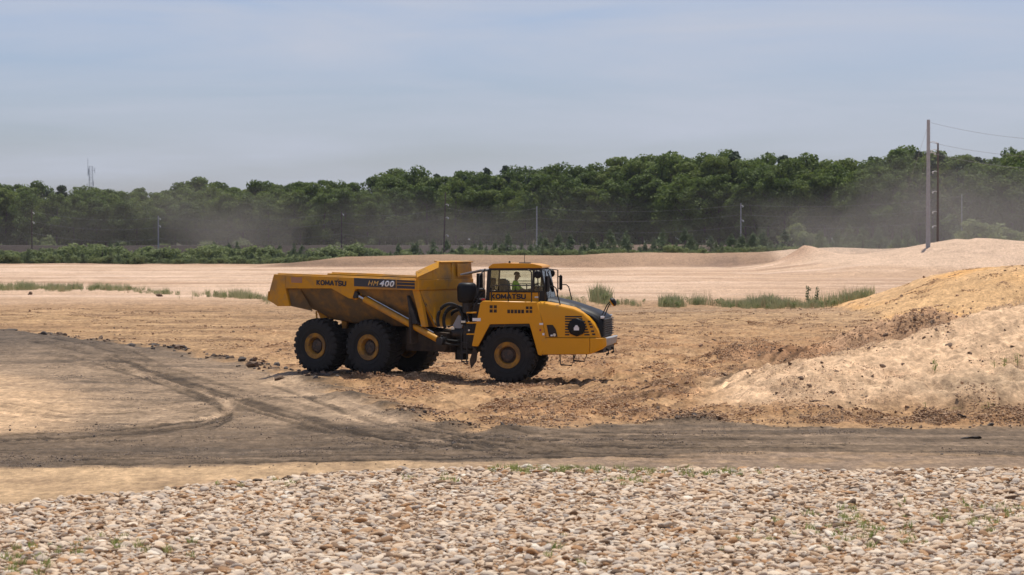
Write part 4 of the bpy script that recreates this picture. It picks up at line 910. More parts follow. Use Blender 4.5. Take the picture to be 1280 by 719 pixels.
# --- dump body (shell with wall thickness), local to the rear half
def railz(x): return 3.36 - (x + .66) * .0234
def body():
    st = [(-6.55, 2.52), (-5.95, 2.40), (-5.27, 2.24), (-4.83, 1.99), (-3.83, 1.86), (-2.4, 1.80), (-1.2, 1.78), (-.42, 1.80)]
    secs = []
    for x, zb in st:
        k = 1.0 if x > -5.9 else .98; xt = x - (.22 if x > -.5 else 0); zt = railz(xt) - .32; hw = .92 if x > -5 else 1.0
        o = [(xt, -1.50, zt), (x - (.10 if x > -.5 else 0), -1.36, (zt + zb) / 2 + .12), (x, -hw, zb + .06), (x, -hw + .12, zb), (x, hw - .12, zb), (x, hw, zb + .06), (x - (.10 if x > -.5 else 0), 1.36, (zt + zb) / 2 + .12), (xt, 1.50, zt)]
        xi = min(x, -.52); i = [(min(xt, -.72), 1.44, zt), (xi, 1.28, (zt + zb) / 2 + .14), (xi, hw - .1, zb + .10), (xi, hw - .2, zb + .07), (xi, -hw + .2, zb + .07), (xi, -hw + .1, zb + .10), (xi, -1.28, (zt + zb) / 2 + .14), (min(xt, -.72), -1.44, zt)]
        secs.append(o + i)
    return B().loft(secs, closed=True)
DB = part(body(), 'dump_body', 'wornyel', .01)
# closed front wall with its panels
fw = B().plate([(-.42, -.92, 1.80), (-.42, .92, 1.80), (-.52, 1.36, 2.55), (-.66, 1.5, 3.08), (-.66, -1.5, 3.08), (-.52, -1.36, 2.55)], .08)
part(fw, 'front_wall', 'bodyyel', .01, DB)
for s in (-1, 1):
    y0, y1 = s * 1.60, s * 1.42
    # top rail band
    part(B().prism([(-6.13, railz(-6.13) - .47), (-6.13, railz(-6.13)), (-.66, railz(-.66)), (-.66, railz(-.66) - .34), (-3.2, 3.03), (-3.32, 2.70), (-3.48, 2.72), (-4.2, 3.04)], y0, y1), 'side_rail', 'bodyyel', .015, DB)
    # tail frame
    part(B().prism([(-6.131, railz(-6.13)), (-6.64, railz(-6.64)), (-6.82, 2.97), (-6.86, 2.60), (-6.48, 2.41), (-5.96, 2.42), (-6.131, 3.0)], y0, y1), 'tail_frame', 'bodyyel', .015, DB)
    part(B().prism([(-6.85, 2.92), (-6.89, 2.90), (-6.92, 2.62), (-6.86, 2.60)], y0, y1), 'tail_lip', 'bodyyel', .006, DB)
    # top edge pipe, slightly dented
    part(B().tube([(-6.5, s * 1.52, railz(-6.5) + .01), (-4.9, s * 1.52, railz(-4.9) + .012), (-3.6, s * 1.52, railz(-3.6)), (-.8, s * 1.52, railz(-.8) + .01)], .035, 8), 'top_pipe', 'bodyyel', 0, DB)
    # lower side of the tail, sloping in
    part(B().plate([(-5.97, s * 1.5, 2.42), (-6.10, s * 1.5, 3.0), (-5.6, s * 1.47, 3.0), (-5.3, s * 1.2, 2.26)], .03 * s), 'tail_gusset', 'wornyel', 0, DB)
    # slanting rib and mud deflector ahead of the middle wheels
    part(B().prism([(-1.13, 2.84), (-1.08, 2.84), (-.68, 1.92), (-.98, 1.90)], s * 1.56, s * 1.38), 'side_rib', 'blackm', .008, DB)
    part(B().prism([(-1.03, 2.3), (-.93, 2.1), (-.90, 1.28), (-1.0, 1.26)], s * 1.60, s * 1.22), 'mud_deflector', 'frame', .008, DB)
    # front upright of the side wall, slanting towards the floor
    part(B().prism([(-.95, 3.03), (-.655, 3.03), (-.40, 1.82), (-.58, 1.82)], s * 1.50, s * 1.34), 'corner_post', 'bodyyel', .01, DB)
# band that runs on over the front wall, then the headboard with its lit bevel
part(B().b2(-.72, -.60, -1.6, 1.6, 3.02, 3.362), 'front_band', 'bodyyel', .012, DB)
part(B().plate([(-.63, -1.6, 3.362), (-.63, 1.6, 3.362), (-.70, 1.6, 3.93), (-.70, -.28, 3.93), (-.66, -1.6, 3.60)], .09), 'headboard', 'bodyyel', .012, DB)
part(B().plate([(-.74, -1.60, 3.62), (-.74, -.28, 3.95), (-.60, -.50, 3.73), (-.60, -1.74, 3.42)], .03), 'spill_guard_wing', 'bodyyel', .006, DB)
part(B().plate([(-.62, -.28, 3.94), (-.62, 1.63, 3.94), (-.92, 1.63, 3.97), (-.92, -.28, 3.97)], .035), 'spill_guard_lip', 'bodyyel', .006, DB)
for yy in (-.75, .35): part(B().plate([(-.60, yy - .06, 3.1), (-.60, yy + .06, 3.1), (-.66, yy + .16, 3.90 if yy > 0 else 3.70), (-.66, yy + .04, 3.90 if yy > 0 else 3.68)], .05), 'headboard_rib', 'bodyyel', .008, DB)
part(B().b2(-.60, -.585, .62, 1.45, 3.44, 3.86), 'headboard_panel', 'bodyyel', .004, DB)
# hoist cylinders
for s in (-1, 1):
    a, b = Vector((-3.22, s * 1.50, 2.84)), Vector((.10, s * 1.36, 1.36)); d = (b - a).normalized()
    h = part(B().tube([a + d * .35, b - d * .15], .105, 14), 'hoist_cylinder', 'bodyyel', .008)
    part(B().tube([a, a + d * .4], .06, 10), 'piston_rod', 'chrome', 0, h); part(B().lathe([(-.09, .12), (.09, .12)], 14, a).cap(), 'rod_eye', 'blackm', 0, h); part(B().lathe([(-.09, .13), (.09, .13)], 14, b).cap(), 'base_eye', 'blackm', 0, h)
    part(B().tube([a + d * .5 + Vector((0, 0, .15)), b - d * .3 + Vector((0, 0, .15))], .022, 6), 'oil_line', 'chrome', 0, h)
    part(B().prism([(-3.55, 2.72), (-3.20, 3.02), (-2.95, 3.0), (-3.1, 2.78), (-3.3, 2.66)], s * 1.44, s * 1.36), 'hoist_bracket', 'bodyyel', .008, h)
for s in (-1, 1): part(B().prism([(-5.55, 2.25), (-5.1, 2.05), (-5.12, 1.62), (-5.3, 1.55), (-5.36, 1.9)], s * .62, s * .5), 'body_hinge', 'bodyyel', .01)
for s in (-1, 1): part(B().tube([(-5.32, s * .95, 2.25), (-5.30, s * .95, 1.98)], .03, 6), 'mudguard_stay', 'bodyyel', 0)

# --- lettering and decals
def text_mesh(txt, h, w, m, shear=0., bold=.02, tick=None):
    cu = bpy.data.curves.new('t', 'FONT'); cu.body = txt; cu.size = 1; cu.shear = shear; cu.offset = bold; cu.extrude = .0; cu.space_character = 1.14
    ob = bpy.data.objects.new('t', cu); C.objects.link(ob); dg = bpy.context.evaluated_depsgraph_get(); me = bpy.data.meshes.new_from_object(ob.evaluated_get(dg)); bpy.data.objects.remove(ob)
    bm = bmesh.new(); bm.from_mesh(me); xs = [v.co.x for v in bm.verts]; ys = [v.co.y for v in bm.verts]; x0, x1, y0, y1 = min(xs), max(xs), min(ys), max(ys)
    for v in bm.verts: v.co = Vector(((v.co.x - x0) / (x1 - x0) * w, 0, (v.co.y - y0) / (y1 - y0) * h))
    if tick:
        t = [bm.verts.new(p) for p in ((tick * w, 0, h * .93), (tick * w + .12 * h, 0, h * 1.22), (tick * w + .34 * h, 0, h * 1.22), (tick * w + .14 * h, 0, h * .93))]; bm.faces.new(t)
    g = bmesh.ops.extrude_face_region(bm, geom=bm.faces[:]); 
    for v in g['geom']:
        if isinstance(v, bmesh.types.BMVert): v.co.y -= .006
    bmesh.ops.recalc_face_normals(bm, faces=bm.faces[:]); bm.to_mesh(me); bm.free(); me.materials.clear(); me.materials.append(M[m]); return me
GLYPH = {'K': (1.0, [[(0, 0), (0, 1)], [(.05, .42), (.85, 1)], [(.22, .52), (.9, 0)]]), 'O': (1.1, [[(.28, 0), (0, .28), (0, .72), (.28, 1), (.72, 1), (1, .72), (1, .28), (.72, 0), (.28, 0)]]),
         'M': (1.35, [[(0, 0), (.06, 1)], [(.06, 1), (.5, .18)], [(.5, .18), (.94, 1)], [(.94, 1), (1, 0)]]), 'A': (1.1, [[(0, 0), (.46, 1)], [(.54, 1), (1, 0)], [(.22, .26), (.78, .26)]]), 'T': (.95, [[(0, 1), (1, 1)], [(.5, 1), (.5, 0)]]),
         'S': (.95, [[(1, .86), (.82, 1), (.2, 1), (0, .84), (0, .66), (.2, .52), (.8, .46), (1, .32), (1, .16), (.8, 0), (.18, 0), (0, .14)]]), 'U': (1.05, [[(0, 1), (0, .22), (.2, 0), (.8, 0), (1, .22), (1, 1)]])}
def block_mesh(txt, h, w, m, t=.115, gap=.46, tick_after='T'):
    """heavy block lettering built from strokes; stroke fronts step by a fraction of a millimetre"""
    unit = sum(GLYPH[c][0] for c in txt) + gap * (len(txt) - 1); k = w / unit; mb = MB(); x = 0; d = 0
    for c in txt:
        gw, strokes = GLYPH[c]; sx = gw * k
        for st in strokes:
            P = [Vector((x + a * sx, (t + b * (1 - 2 * t)) * h)) for a, b in st]
            for a, b in zip(P, P[1:]):
                u = (b - a).normalized(); q = Vector((-u.y, u.x)) * (h * t * (1.15 if abs(u.y) > .5 else .95)); e = u * h * t * .6; d += .00025
                c4 = [a - e - q, b + e - q, b + e + q, a - e + q]; mb.prism([(p.x, p.y) for p in c4], 0, -.006 - d)
        if c == tick_after: mb.prism([(x + sx * 1.02, h * .98), (x + sx * 1.22, h * 1.22), (x + sx * 1.5, h * 1.22), (x + sx * 1.22, h * .98)], 0, -.006 - d)
        x += sx + gap * k
    return mb.mesh('lettering', M[m], 0, False)
PIT = math.atan(.0234)
def letters(txt, x, z, y, h, w, m, mx, parent, shear=0., bold=.02, tick=None, pitch=0., name='lettering'):
    o = link(name, block_mesh(txt, h, w, m) if tick else text_mesh(txt, h, w, m, shear, bold, tick), parent); o.matrix_basis = mx @ Matrix.Translation((x, y, z)) @ Matrix.Rotation(pitch, 4, 'Y')
    return o
YS = -1.602
def slab(mb, x0, x1, z0, z1, y, th): return mb.prism([(x0, z0 - (x0 + .66) * .0234), (x1, z0 - (x1 + .66) * .0234), (x1, z1 - (x1 + .66) * .0234), (x0, z1 - (x0 + .66) * .0234)], y, y - th)
letters('KOMATSU', -4.79, railz(-4.82) - .31, YS, .18, 1.20, 'letter', MR, DB, 0, .028, .70, PIT)
DC = part(slab(B(), -3.24, -1.54, 3.065, 3.345, YS, .006), 'decal_panel', 'decal', 0, DB)
letters('HM', -2.66, railz(-2.66) - .245, YS - .007, .155, .43, 'gold', MR, DB, .28, .0, None, PIT)
letters('400', -2.19, railz(-2.19) - .265, YS - .007, .20, .60, 'white', MR, DB, .2, .03, None, PIT)
for z0, z1 in ((3.055, 3.145), (3.17, 3.25), (3.275, 3.325)): part(slab(B(), -1.49, -.77, z0, z1, YS, .006), 'decal_stripe', 'navy', 0, DB)
part(slab(B(), -5.88, -5.42, 3.10, 3.29, YS, .006), 'faded_reflector', 'patch', 0, DB)

# --- front half: fenders, bonnet, bumper
for s in (-1, 1):
    y0, y1 = s * 1.56, s * 1.47; tg = 'fender'
    fe = part(F().prism([(-1.16, 1.22), (-.88, 2.62), (-.80, 2.69), (1.0, 2.66), (1.28, 1.515), (1.14, .92), (1.02, .95), (.74, 1.96), (-.56, 1.93), (-.95, 1.20)], y0, y1), tg, 'yellow', .018)
    part(F().prism([(-.82, 2.69), (-.80, 2.64), (1.0, 2.61), (1.0, 2.66)], s * 1.47, s * .55), 'fender_deck', 'yellow', .008, fe)
    part(F().prism([(-1.16, 1.22), (-.88, 2.62), (-.80, 2.6), (-1.08, 1.22)], s * 1.47, s * .9), 'fender_rear_plate', 'yellow', .008, fe)
    well = F().loft([[(-.95, s * yy, 1.20), (-.56, s * yy, 1.93), (.74, s * yy, 1.96), (1.02, s * yy, .95)] + [(1.07, s * yy, .95), (.79, s * yy, 2.02), (-.60, s * yy, 1.99), (-1.0, s * yy, 1.20)] for yy in (1.545, .7)], closed=True)
    part(well, 'wheel_arch', 'blackm', .006, fe)
    part(F().prism([(-.90, 1.75), (-.56, 1.931), (.74, 1.961), (.83, 1.72), (.70, 1.87), (-.50, 1.84)], s * 1.50, s * 1.44), 'arch_lip', 'blackm', .004, fe)
    # vents
    v = F()
    for cx, cz, nx, nz, p in ((-.45, 2.43, 2, 2, .135), (.73, 2.41, 2, 2, .12)):
        for i in range(nx):
            for j in range(nz): v.box((cx + (i - (nx - 1) / 2) * p, s * 1.561, cz + (j - (nz - 1) / 2) * p), (p * .76, .008, p * .76))
    for i in range(5): v.box((.06 + i * .115, s * 1.561, 2.35), (.09, .008, .12))
    part(v, 'fender_vents', 'frame', 0, fe)
    part(F().b2(.0, .5, s * 1.565 if s < 0 else s * 1.5, s * 1.5 if s < 0 else s * 1.565, 2.45, 2.56), 'access_hatch', 'yellow', .004, fe)
    part(F().box((-1.0, s * 1.566, 2.08), (.27, .008, .10)), 'warning_label', 'white', 0, fe)
    part(F().box((1.13, s * 1.566, 1.95), (.12, .008, .06)).box((1.20, s * 1.566, 1.62), (.07, .008, .07)), 'small_labels', 'white', 0, fe)
    part(F().box((1.10, s * 1.566, 1.75), (.06, .008, .07)), 'warning_triangle', 'red', 0, fe)
    part(F().box((-.80, s * 1.45, 2.73), (.12, .1, .06)), 'rear_reflector', 'red', .008, fe)
    # skirt below the bonnet
    sk = part(F().loft([[(x, s * (yo - .10), z0), (x, s * yo, z0 + .02), (x, s * yo, z1), (x, s * (yo - .2), z1)] for x, yo, z0, z1 in ((1.16, 1.56, .94, 1.50), (2.70, 1.52, .97, 1.50))], closed=True), 'skirt', 'yellow', .012)
    part(F().loft([[(x, s * (yo - .10), z0), (x, s * yo, z0 + .02), (x, s * yo, z1), (x, s * (yo - .3), z1)] for x, yo, z0, z1 in ((2.712, 1.52, .97, 1.50), (3.10, 1.44, 1.14, 1.50), (3.22, 1.34, 1.24, 1.50))], closed=True), 'front_skirt', 'yellow', .012, sk)
    part(F().box((1.47, s * 1.566, 1.58), (.07, .012, .05)), 'skirt_label', 'white', 0, sk)
    # bonnet side: loft from the crease to the slatted nose, rounding over to the black top
    sec = []
    for x, zt, yo in ((1.015, 2.66, 1.54), (1.30, 2.63, 1.53), (1.75, 2.56, 1.51), (2.16, 2.47, 1.48), (2.45, 2.34, 1.45), (2.66, 2.19, 1.42), (2.84, 2.00, 1.39), (2.95, 1.78, 1.37), (3.03, 1.53, 1.35)):
        zb = min(1.515, zt - .02); xb = max(x, 1.29) if x < 1.3 else x; xm = x + (xb - x) * .5
        sec.append([(xb, s * yo, zb), (xm, s * yo, zb + (zt - zb) * .5), (x, s * (yo - .005), zt - .10 * min(1, (zt - zb) / .5)), (x, s * (yo - .05), zt - .03), (x, s * (yo - .16), zt), (x, s * .95, zt + .02)])
    hs = part(F().loft(sec), 'bonnet_side', 'yellow', 0)
    sl = F()
    def yh(x): return s * (np.interp(x, [1, 1.75, 2.16, 2.66, 3.03], [1.54, 1.51, 1.48, 1.42, 1.35]) + .001)
    def slat(x0, x1, z, h=.045, tilt=0): sl.verts([(x0, yh(x0), z - h / 2), (x1, yh(x1), z - h / 2), (x1 - tilt, yh(x1 - tilt), z + h / 2), (x0 - tilt, yh(x0 - tilt), z + h / 2), (x0, yh(x0) + s * .008, z - h / 2), (x1, yh(x1) + s * .008, z - h / 2), (x1 - tilt, yh(x1 - tilt) + s * .008, z + h / 2), (x0 - tilt, yh(x0 - tilt) + s * .008, z + h / 2)],
                                                   [(0, 1, 2, 3), (7, 6, 5, 4), (0, 4, 5, 1), (1, 5, 6, 2), (2, 6, 7, 3), (3, 7, 4, 0)])
    slat(1.90, 2.44, 2.19); slat(1.90, 2.46, 2.115)
    for k, z in enumerate((2.03, 1.945, 1.86, 1.775, 1.69, 1.605, 1.56)[:6]): slat(1.90, 2.09 - .05 * min(k, 3) / 3, z)
    for k, z in enumerate((2.03, 1.945, 1.86, 1.775, 1.69, 1.605)): slat(2.46 + .012 * k, 2.55 + .028 * k, z)
    for k, z in enumerate((2.03, 1.945, 1.86, 1.72, 1.62)): slat(2.63 + .035 * k, 2.72 + .038 * k, z, .055)
    part(sl, 'bonnet_slats', 'blackm', 0, hs)
    dr = part(F().lathe([(0, .30), (s * .05, .30), (s * .07, .26), (s * .085, .22), (s * .085, .001)] if s > 0 else [(0, .30), (-.05, .30), (-.07, .26), (-.085, .22), (-.085, .001)], 8, (2.28, s * 1.475, 1.85)), 'round_intake', 'black', .01, hs)
    part(F().box((2.28, s * 1.562, 1.80), (.17, .012, .10)).box((2.28, s * 1.562, 1.88), (.07, .012, .07)).box((2.235, s * 1.562, 1.86), (.03, .012, .05)).box((2.325, s * 1.562, 1.86), (.03, .012, .05)), 'emblem', 'white', 0, dr)
    part(F().prism([(1.30, 1.92), (1.50, 1.92), (1.60, 1.78), (1.66, 1.535), (1.38, 1.535)], s * 1.530, s * 1.538), 'latch_pocket', 'frame', 0, hs)
    part(F().lathe([(0, .05), (s * .03, .05), (s * .03, .001)], 10, (1.56, s * 1.538, 1.60)), 'latch', 'chrome', 0, hs)
# black bonnet top and nose
sec = []
for x, zt, zb, yo in ((.98, 2.78, 2.5, 1.02), (1.35, 2.78, 2.45, 1.04), (1.97, 2.64, 2.2, 1.08), (2.45, 2.48, 1.52, 1.14), (2.72, 2.38, 1.52, 1.17), (2.94, 2.28, 1.52, 1.17), (3.04, 2.21, 1.52, 1.14), (3.08, 2.12, 1.52, 1.12)):
    sec.append([(x, -yo, zb), (x, -yo, zt - .30), (x, -yo + .10, zt - .12), (x, -yo + .22, zt - .03), (x, -.45, zt), (x, 0, zt + .015), (x, .45, zt), (x, yo - .22, zt - .03), (x, yo - .10, zt - .12), (x, yo, zt - .30), (x, yo, zb)])
bt = part(F().loft(sec, closed=True), 'bonnet_top', 'black', 0)
for s in (-1, 1): part(F().loft([[(x, s * 1.10, z - .04), (x, s * 1.22, z - .08), (x, s * 1.22, z - .16), (x, s * 1.08, z - .18)] for x, z in ((2.10, 2.50), (2.45, 2.42), (2.76, 2.28), (2.93, 2.14))], closed=True), 'nose_rib', 'black', .01, bt)
gr = F().b2(3.070, 3.09, -.98, .98, 1.53, 2.10)
for k in range(8): z = 1.56 + k * .072; gr.loft([[(3.090, -1.06, z), (3.130, -1.05, z + .005), (3.130, -1.05, z + .03), (3.090, -1.06, z + .04)], [(3.100, 1.06, z), (3.140, 1.05, z + .005), (3.140, 1.05, z + .03), (3.100, 1.06, z + .04)]], closed=True)
part(gr, 'grille', 'blackm', 0)
for s in (-1, 1):
    part(F().loft([[(3.000, s * 1.12, z), (3.095, s * 1.06, z), (3.095, s * .86, z), (3.000, s * .86, z)] for z in (2.12, 2.20)], closed=True), 'headlight', 'lens', .01)
bp = part(F().loft([[(3.10, y, 1.20), (xo, y, 1.26), (xo + .04, y, 1.50), (3.10, y, 1.50)] for y, xo in ((-1.33, 3.19), (-.9, 3.25), (0, 3.27), (.9, 3.25), (1.33, 3.19))], closed=True), 'bumper', 'grey', .015)
part(F().b2(3.0, 3.12, -1.28, 1.28, 1.02, 1.24), 'bumper_beam', 'blackm')
for s in (-1, 1): part(F().tube([(2.9, s * .62, 1.10), (3.08, s * .62, 1.13), (3.19, s * .62, 1.08), (3.20, s * .62, .98), (3.12, s * .62, .94)], .038, 8), 'tow_hook', 'blackm', 0)
for s in (-1, 1): part(F().tube([(1.72, s * 1.42, .96), (1.74, s * 1.42, .64), (2.10, s * 1.42, .60), (2.18, s * 1.42, .84), (2.22, s * 1.42, .96)], .022, 6).b2(1.75, 2.09, s * 1.44 if s < 0 else s * 1.3, s * 1.3 if s < 0 else s * 1.44, .60, .625), 'boarding_step', 'blackm', 0)

# --- cab
X0, X1, YW = -.73, .98, .84
cabb = part(F().b2(-.72, .96, -YW, -YW + .06, 2.62, 2.955).b2(-.72, .96, YW - .06, YW, 2.62, 2.955).b2(-.72, -.66, -YW + .06, YW - .06, 2.62, 2.955).b2(.90, .96, -YW + .06, YW - .06, 2.62, 2.955).b2(-.66, .90, -YW + .06, YW - .06, 2.62, 2.66), 'cab', 'yellow', .012)
ir = part(F().prism([(X0 - .02, 3.775), (-.60, 3.885), (-.2, 3.91), (.75, 3.885), (1.03, 3.82), (1.05, 3.75), (X0 - .02, 3.74)], -YW - .03, YW + .03), 'cab_roof', 'yellow', .03, cabb, 2)
part(F().b2(X0, .99, -YW - .012, YW + .012, 3.665, 3.745), 'roof_frame', 'blackm', .012, cabb)
part(F().b2(X0, .97, -YW - .012, -YW + .07, 2.953, 3.01).b2(X0, .97, YW - .07, YW + .012, 2.953, 3.01), 'window_sill', 'blackm', .01, cabb)
for s in (-1, 1):
    yy = s * YW
    part(F().prism([(X0 - .10, 2.66), (X0 + .02, 2.66), (X0 + .08, 3.70), (X0 - .04, 3.70)], yy - .05, yy + .05), 'cab_pillar', 'blackm', .01, cabb)
    part(F().prism([(.70, 2.96), (.78, 2.96), (.80, 3.70), (.73, 3.70)], yy - .03, yy + .03), 'cab_pillar', 'blackm', .01, cabb)
    part(F().prism([(1.18, 2.72), (1.24, 2.72), (1.02, 3.72), (.96, 3.72)], yy - .04, yy + .04), 'cab_pillar', 'blackm', .01, cabb)
    part(F().b2(X0 + .05, .73, yy - .006, yy + .006, 3.0, 3.68), 'side_window', 'glass', 0, cabb)
    part(F().prism([(.76, 3.0), (1.15, 3.0), (1.0, 3.68), (.79, 3.68)], yy - .006, yy + .006), 'quarter_window', 'glass', 0, cabb)
    part(F().prism([(.955, 2.66), (1.19, 2.66), (1.17, 3.0), (.955, 3.0)], yy - .03, yy + .03), 'quarter_panel', 'blackm', .006, cabb)
part(F().plate([(1.225, -.82, 2.76), (1.225, .82, 2.76), (1.03, .82, 3.70), (1.03, -.82, 3.70)], .012), 'windscreen', 'glass', 0, cabb)
part(F().b2(1.15, 1.24, -.84, .84, 2.64, 2.76), 'windscreen_sill', 'blackm', .01, cabb)
part(F().plate([(X0, .80, 3.0), (X0, -.80, 3.0), (X0 + .05, -.80, 3.68), (X0 + .05, .80, 3.68)], .012), 'rear_window', 'glass', 0, cabb)
part(F().tube([(1.26, -.5, 2.80), (1.14, .0, 3.25)], .012, 5).tube([(1.135, .02, 3.02), (1.09, .02, 3.45)], .012, 5), 'wiper', 'blackm', 0, cabb)
letters('KOMATSU', -.64, 2.735, -YW - .003, .17, 1.12, 'letter', Matrix(), cabb, 0, .028, .70)
part(F().box((.86, -YW - .006, 2.80), (.13, .012, .05)), 'cab_label', 'white', 0, cabb)
part(F().lathe([(-.03, .015), (-.02, .035), (.02, .035), (.05, .02)], 8, (-.1, -.5, 3.93), 'Z').tube([(.35, -.2, 3.88), (.35, -.2, 4.22)], .01, 5).b2(.2, .55, -.4, -.1, 3.885, 3.925), 'beacon_and_aerial', 'blackm', 0, cabb)
# interior
part(F().b2(-.24, .28, -.28, .28, 2.66, 2.80).box((-.26, 0, 3.06), (.14, .52, .58), Matrix.Rotation(-.16, 3, 'Y')), 'driver_seat', 'vinyl', .04, cabb, 2)
part(F().b2(-.62, -.42, .38, .75, 2.96, 3.38), 'trainer_seat', 'vinyl', .03, cabb)
part(F().prism([(.55, 2.96), (1.05, 2.96), (1.0, 3.12), (.72, 3.16)], -.7, .7), 'dashboard', 'blackm', .02, cabb)
sw = F(); P = []
for k in range(25): a = 2 * math.pi * k / 24; P.append((.64 + math.sin(a) * .10, math.cos(a) * .21, 3.07 + math.sin(a) * .17))
sw.tube(P, .018, 6).tube([(.64, 0, 3.07), (.80, 0, 2.95)], .03, 6).tube([P[0], P[12]], .014, 5); part(sw, 'steering_wheel', 'blackm', 0, cabb)
part(F().tube([(.30, .5, 2.96), (.30, .5, 3.2)], .02, 6).tube([(-.05, .76, 3.30), (.5, .76, 3.30), (.56, .76, 3.0)], .016, 6), 'grab_bar', 'blackm', 0, cabb)
part(F().plate([(-1.0, -.78, 3.66), (-1.72, -.62, 3.50), (-1.72, .55, 3.50), (-1.0, .7, 3.66)], .05), 'rear_visor', 'grey', .008)
part(F().tube([(-1.02, -.5, 3.64), (-.76, -.55, 3.66)], .025, 6).tube([(-1.02, .5, 3.64), (-.76, .55, 3.66)], .025, 6), 'visor_bracket', 'blackm', 0)
# rails, steps and mirrors
hr_ = F(); yr = -1.50
hr_.tube([(-.52, yr, 2.66), (-.52, yr, 3.12), (-.45, yr, 3.19), (.79, yr, 3.19)], .02, 6).tube([(.04, yr, 2.66), (.04, yr, 3.19)], .02, 6).tube([(.80, yr, 2.66), (.80, yr, 3.62), (.74, yr, 3.68), (.62, yr + .4, 3.70)], .022, 6)
part(hr_, 'near_handrail', 'blackm', 0)
hr2 = F(); hr2.tube([(-.52, 1.5, 2.66), (-.52, 1.5, 3.12), (-.45, 1.5, 3.19), (.79, 1.5, 3.19), (.79, 1.5, 2.66)], .02, 6); part(hr2, 'far_handrail', 'blackm', 0)
part(F().tube([(-1.25, -1.50, 2.42), (-.98, -1.48, 2.95), (-.93, -1.42, 3.22), (-.96, -1.3, 3.5), (-.82, -1.0, 3.72)], .024, 6).tube([(-1.18, -1.40, 2.36), (-.88, -1.38, 2.92), (-.80, -1.3, 2.98)], .024, 6).tube([(-.80, -1.3, 2.66), (-.80, -1.3, 3.7)], .022, 6).tube([(-.96, -1.42, 3.05), (-.8, -1.3, 3.05)], .05, 8), 'access_rail', 'blackm', 0)
part(F().tube([(1.27, -1.35, 3.17), (1.50, -1.35, 3.17), (1.58, -1.35, 3.10), (1.72, -1.35, 2.55)], .02, 6), 'bonnet_handrail', 'blackm', 0)
part(F().tube([(1.27, 1.35, 3.17), (1.50, 1.35, 3.17), (1.58, 1.35, 3.10), (1.72, 1.35, 2.55)], .02, 6), 'bonnet_handrail', 'blackm', 0)
for s in (-1, 1):
    mr = part(F().lathe([(-.05, .02), (-.04, .11), (0, .135), (.04, .12), (.05, .001)], 16, (.98, s * 1.36, 3.55), 'Y').cap(), 'round_mirror', 'black', 0)
    part(F().tube([(.98, s * 1.36, 3.45), (1.0, s * 1.34, 3.0), (1.02, s * 1.30, 2.62)], .018, 6), 'mirror_stalk', 'blackm', 0, mr)
    mf = part(F().box((1.30, s * 1.42, 3.24), (.09, .22, .52), Matrix.Rotation(s * .3, 3, 'Z')), 'side_mirror', 'black', .03, None, 2)
    part(F().tube([(1.22, s * 1.30, 3.66), (1.22, s * 1.30, 2.95), (1.20, s * 1.2, 2.7)], .022, 6).tube([(1.22, s * 1.3, 3.45), (1.30, s * 1.42, 3.42)], .016, 6).tube([(1.22, s * 1.3, 3.05), (1.30, s * 1.42, 3.05)], .016, 6).tube([(1.22, s * 1.3, 3.66), (1.03, s * .86, 3.70)], .016, 6), 'mirror_bracket', 'blackm', 0, mf)
nm = part(F().tube([(3.02, -.92, 2.22), (3.20, -1.02, 2.56), (3.30, -1.05, 2.66)], .018, 6).tube([(3.10, -.90, 2.20), (3.24, -1.02, 2.50), (3.30, -1.05, 2.60)], .018, 6), 'nose_mirror_bracket', 'blackm', 0)
bm_ = F(); bm_.mx = Matrix.Translation((3.40, -1.05, 2.66)) @ Matrix.Rotation(-.6, 4, 'Y'); part(bm_.lathe([(.10, .001), (.09, .08), (.05, .13), (0, .15), (-.02, .148), (-.02, .001)], 18, (0, 0, 0), 'X'), 'nose_mirror', 'black', 0, nm)
bm_ = F(); bm_.mx = Matrix.Translation((3.375, -1.05, 2.63)) @ Matrix.Rotation(-.6, 4, 'Y'); part(bm_.lathe([(.005, .135), (-.03, .12), (-.035, .001)], 18, (0, 0, 0), 'X'), 'mirror_shell', 'yellow', 0, nm)
# behind the cab: air cleaner, exhaust, hoses, ladder, hitch clutter
can = F(); can.loft([[(-1.41 + math.cos(a) * rx, -1.08 + math.sin(a) * ry, z) for a in [math.pi * (k + .5) / 4 for k in range(8)]] for z, rx, ry in ((2.62, .26, .24), (2.70, .33, .30), (3.12, .34, .31), (3.22, .30, .27), (3.27, .22, .2))], closed=True)
ac = part(can, 'air_cleaner', 'black', .02); part(F().lathe([(2.28, .17), (2.64, .19)], 14, (-1.38, -1.08, 0), 'Z').cap(), 'air_duct', 'blackm', 0, ac)
part(F().lathe([(2.2, .17), (2.25, .2), (3.0, .2), (3.05, .12), (3.55, .11)], 16, (-1.35, .85, 0), 'Z').cap(), 'exhaust_stack', 'blackm', 0)
part(F().b2(-1.22, -.92, -1.15, 1.2, 1.55, 2.60).b2(-1.30, -.95, -.9, .9, 2.60, 2.74), 'radiator_housing', 'blackm', .02)
part(F().b2(-1.55, -1.15, -1.05, -.3, 1.1, 1.9), 'hydraulic_tank', 'blackm', .03); part(F().b2(-1.5, -1.2, .3, 1.0, 1.1, 1.9), 'fuel_tank', 'blackm', .03)
part(F().lathe([(-.35, .16), (.35, .16)], 14, (-1.62, -.75, 1.62), 'X').cap(), 'accumulator', 'blackm', .01)
def loop(cx, cy, cz, rx, rz, a0, a1, y1): return [(cx + math.cos(a0 + (a1 - a0) * k / 16) * rx, cy + (y1 - cy) * k / 16, cz + math.sin(a0 + (a1 - a0) * k / 16) * rz) for k in range(17)]
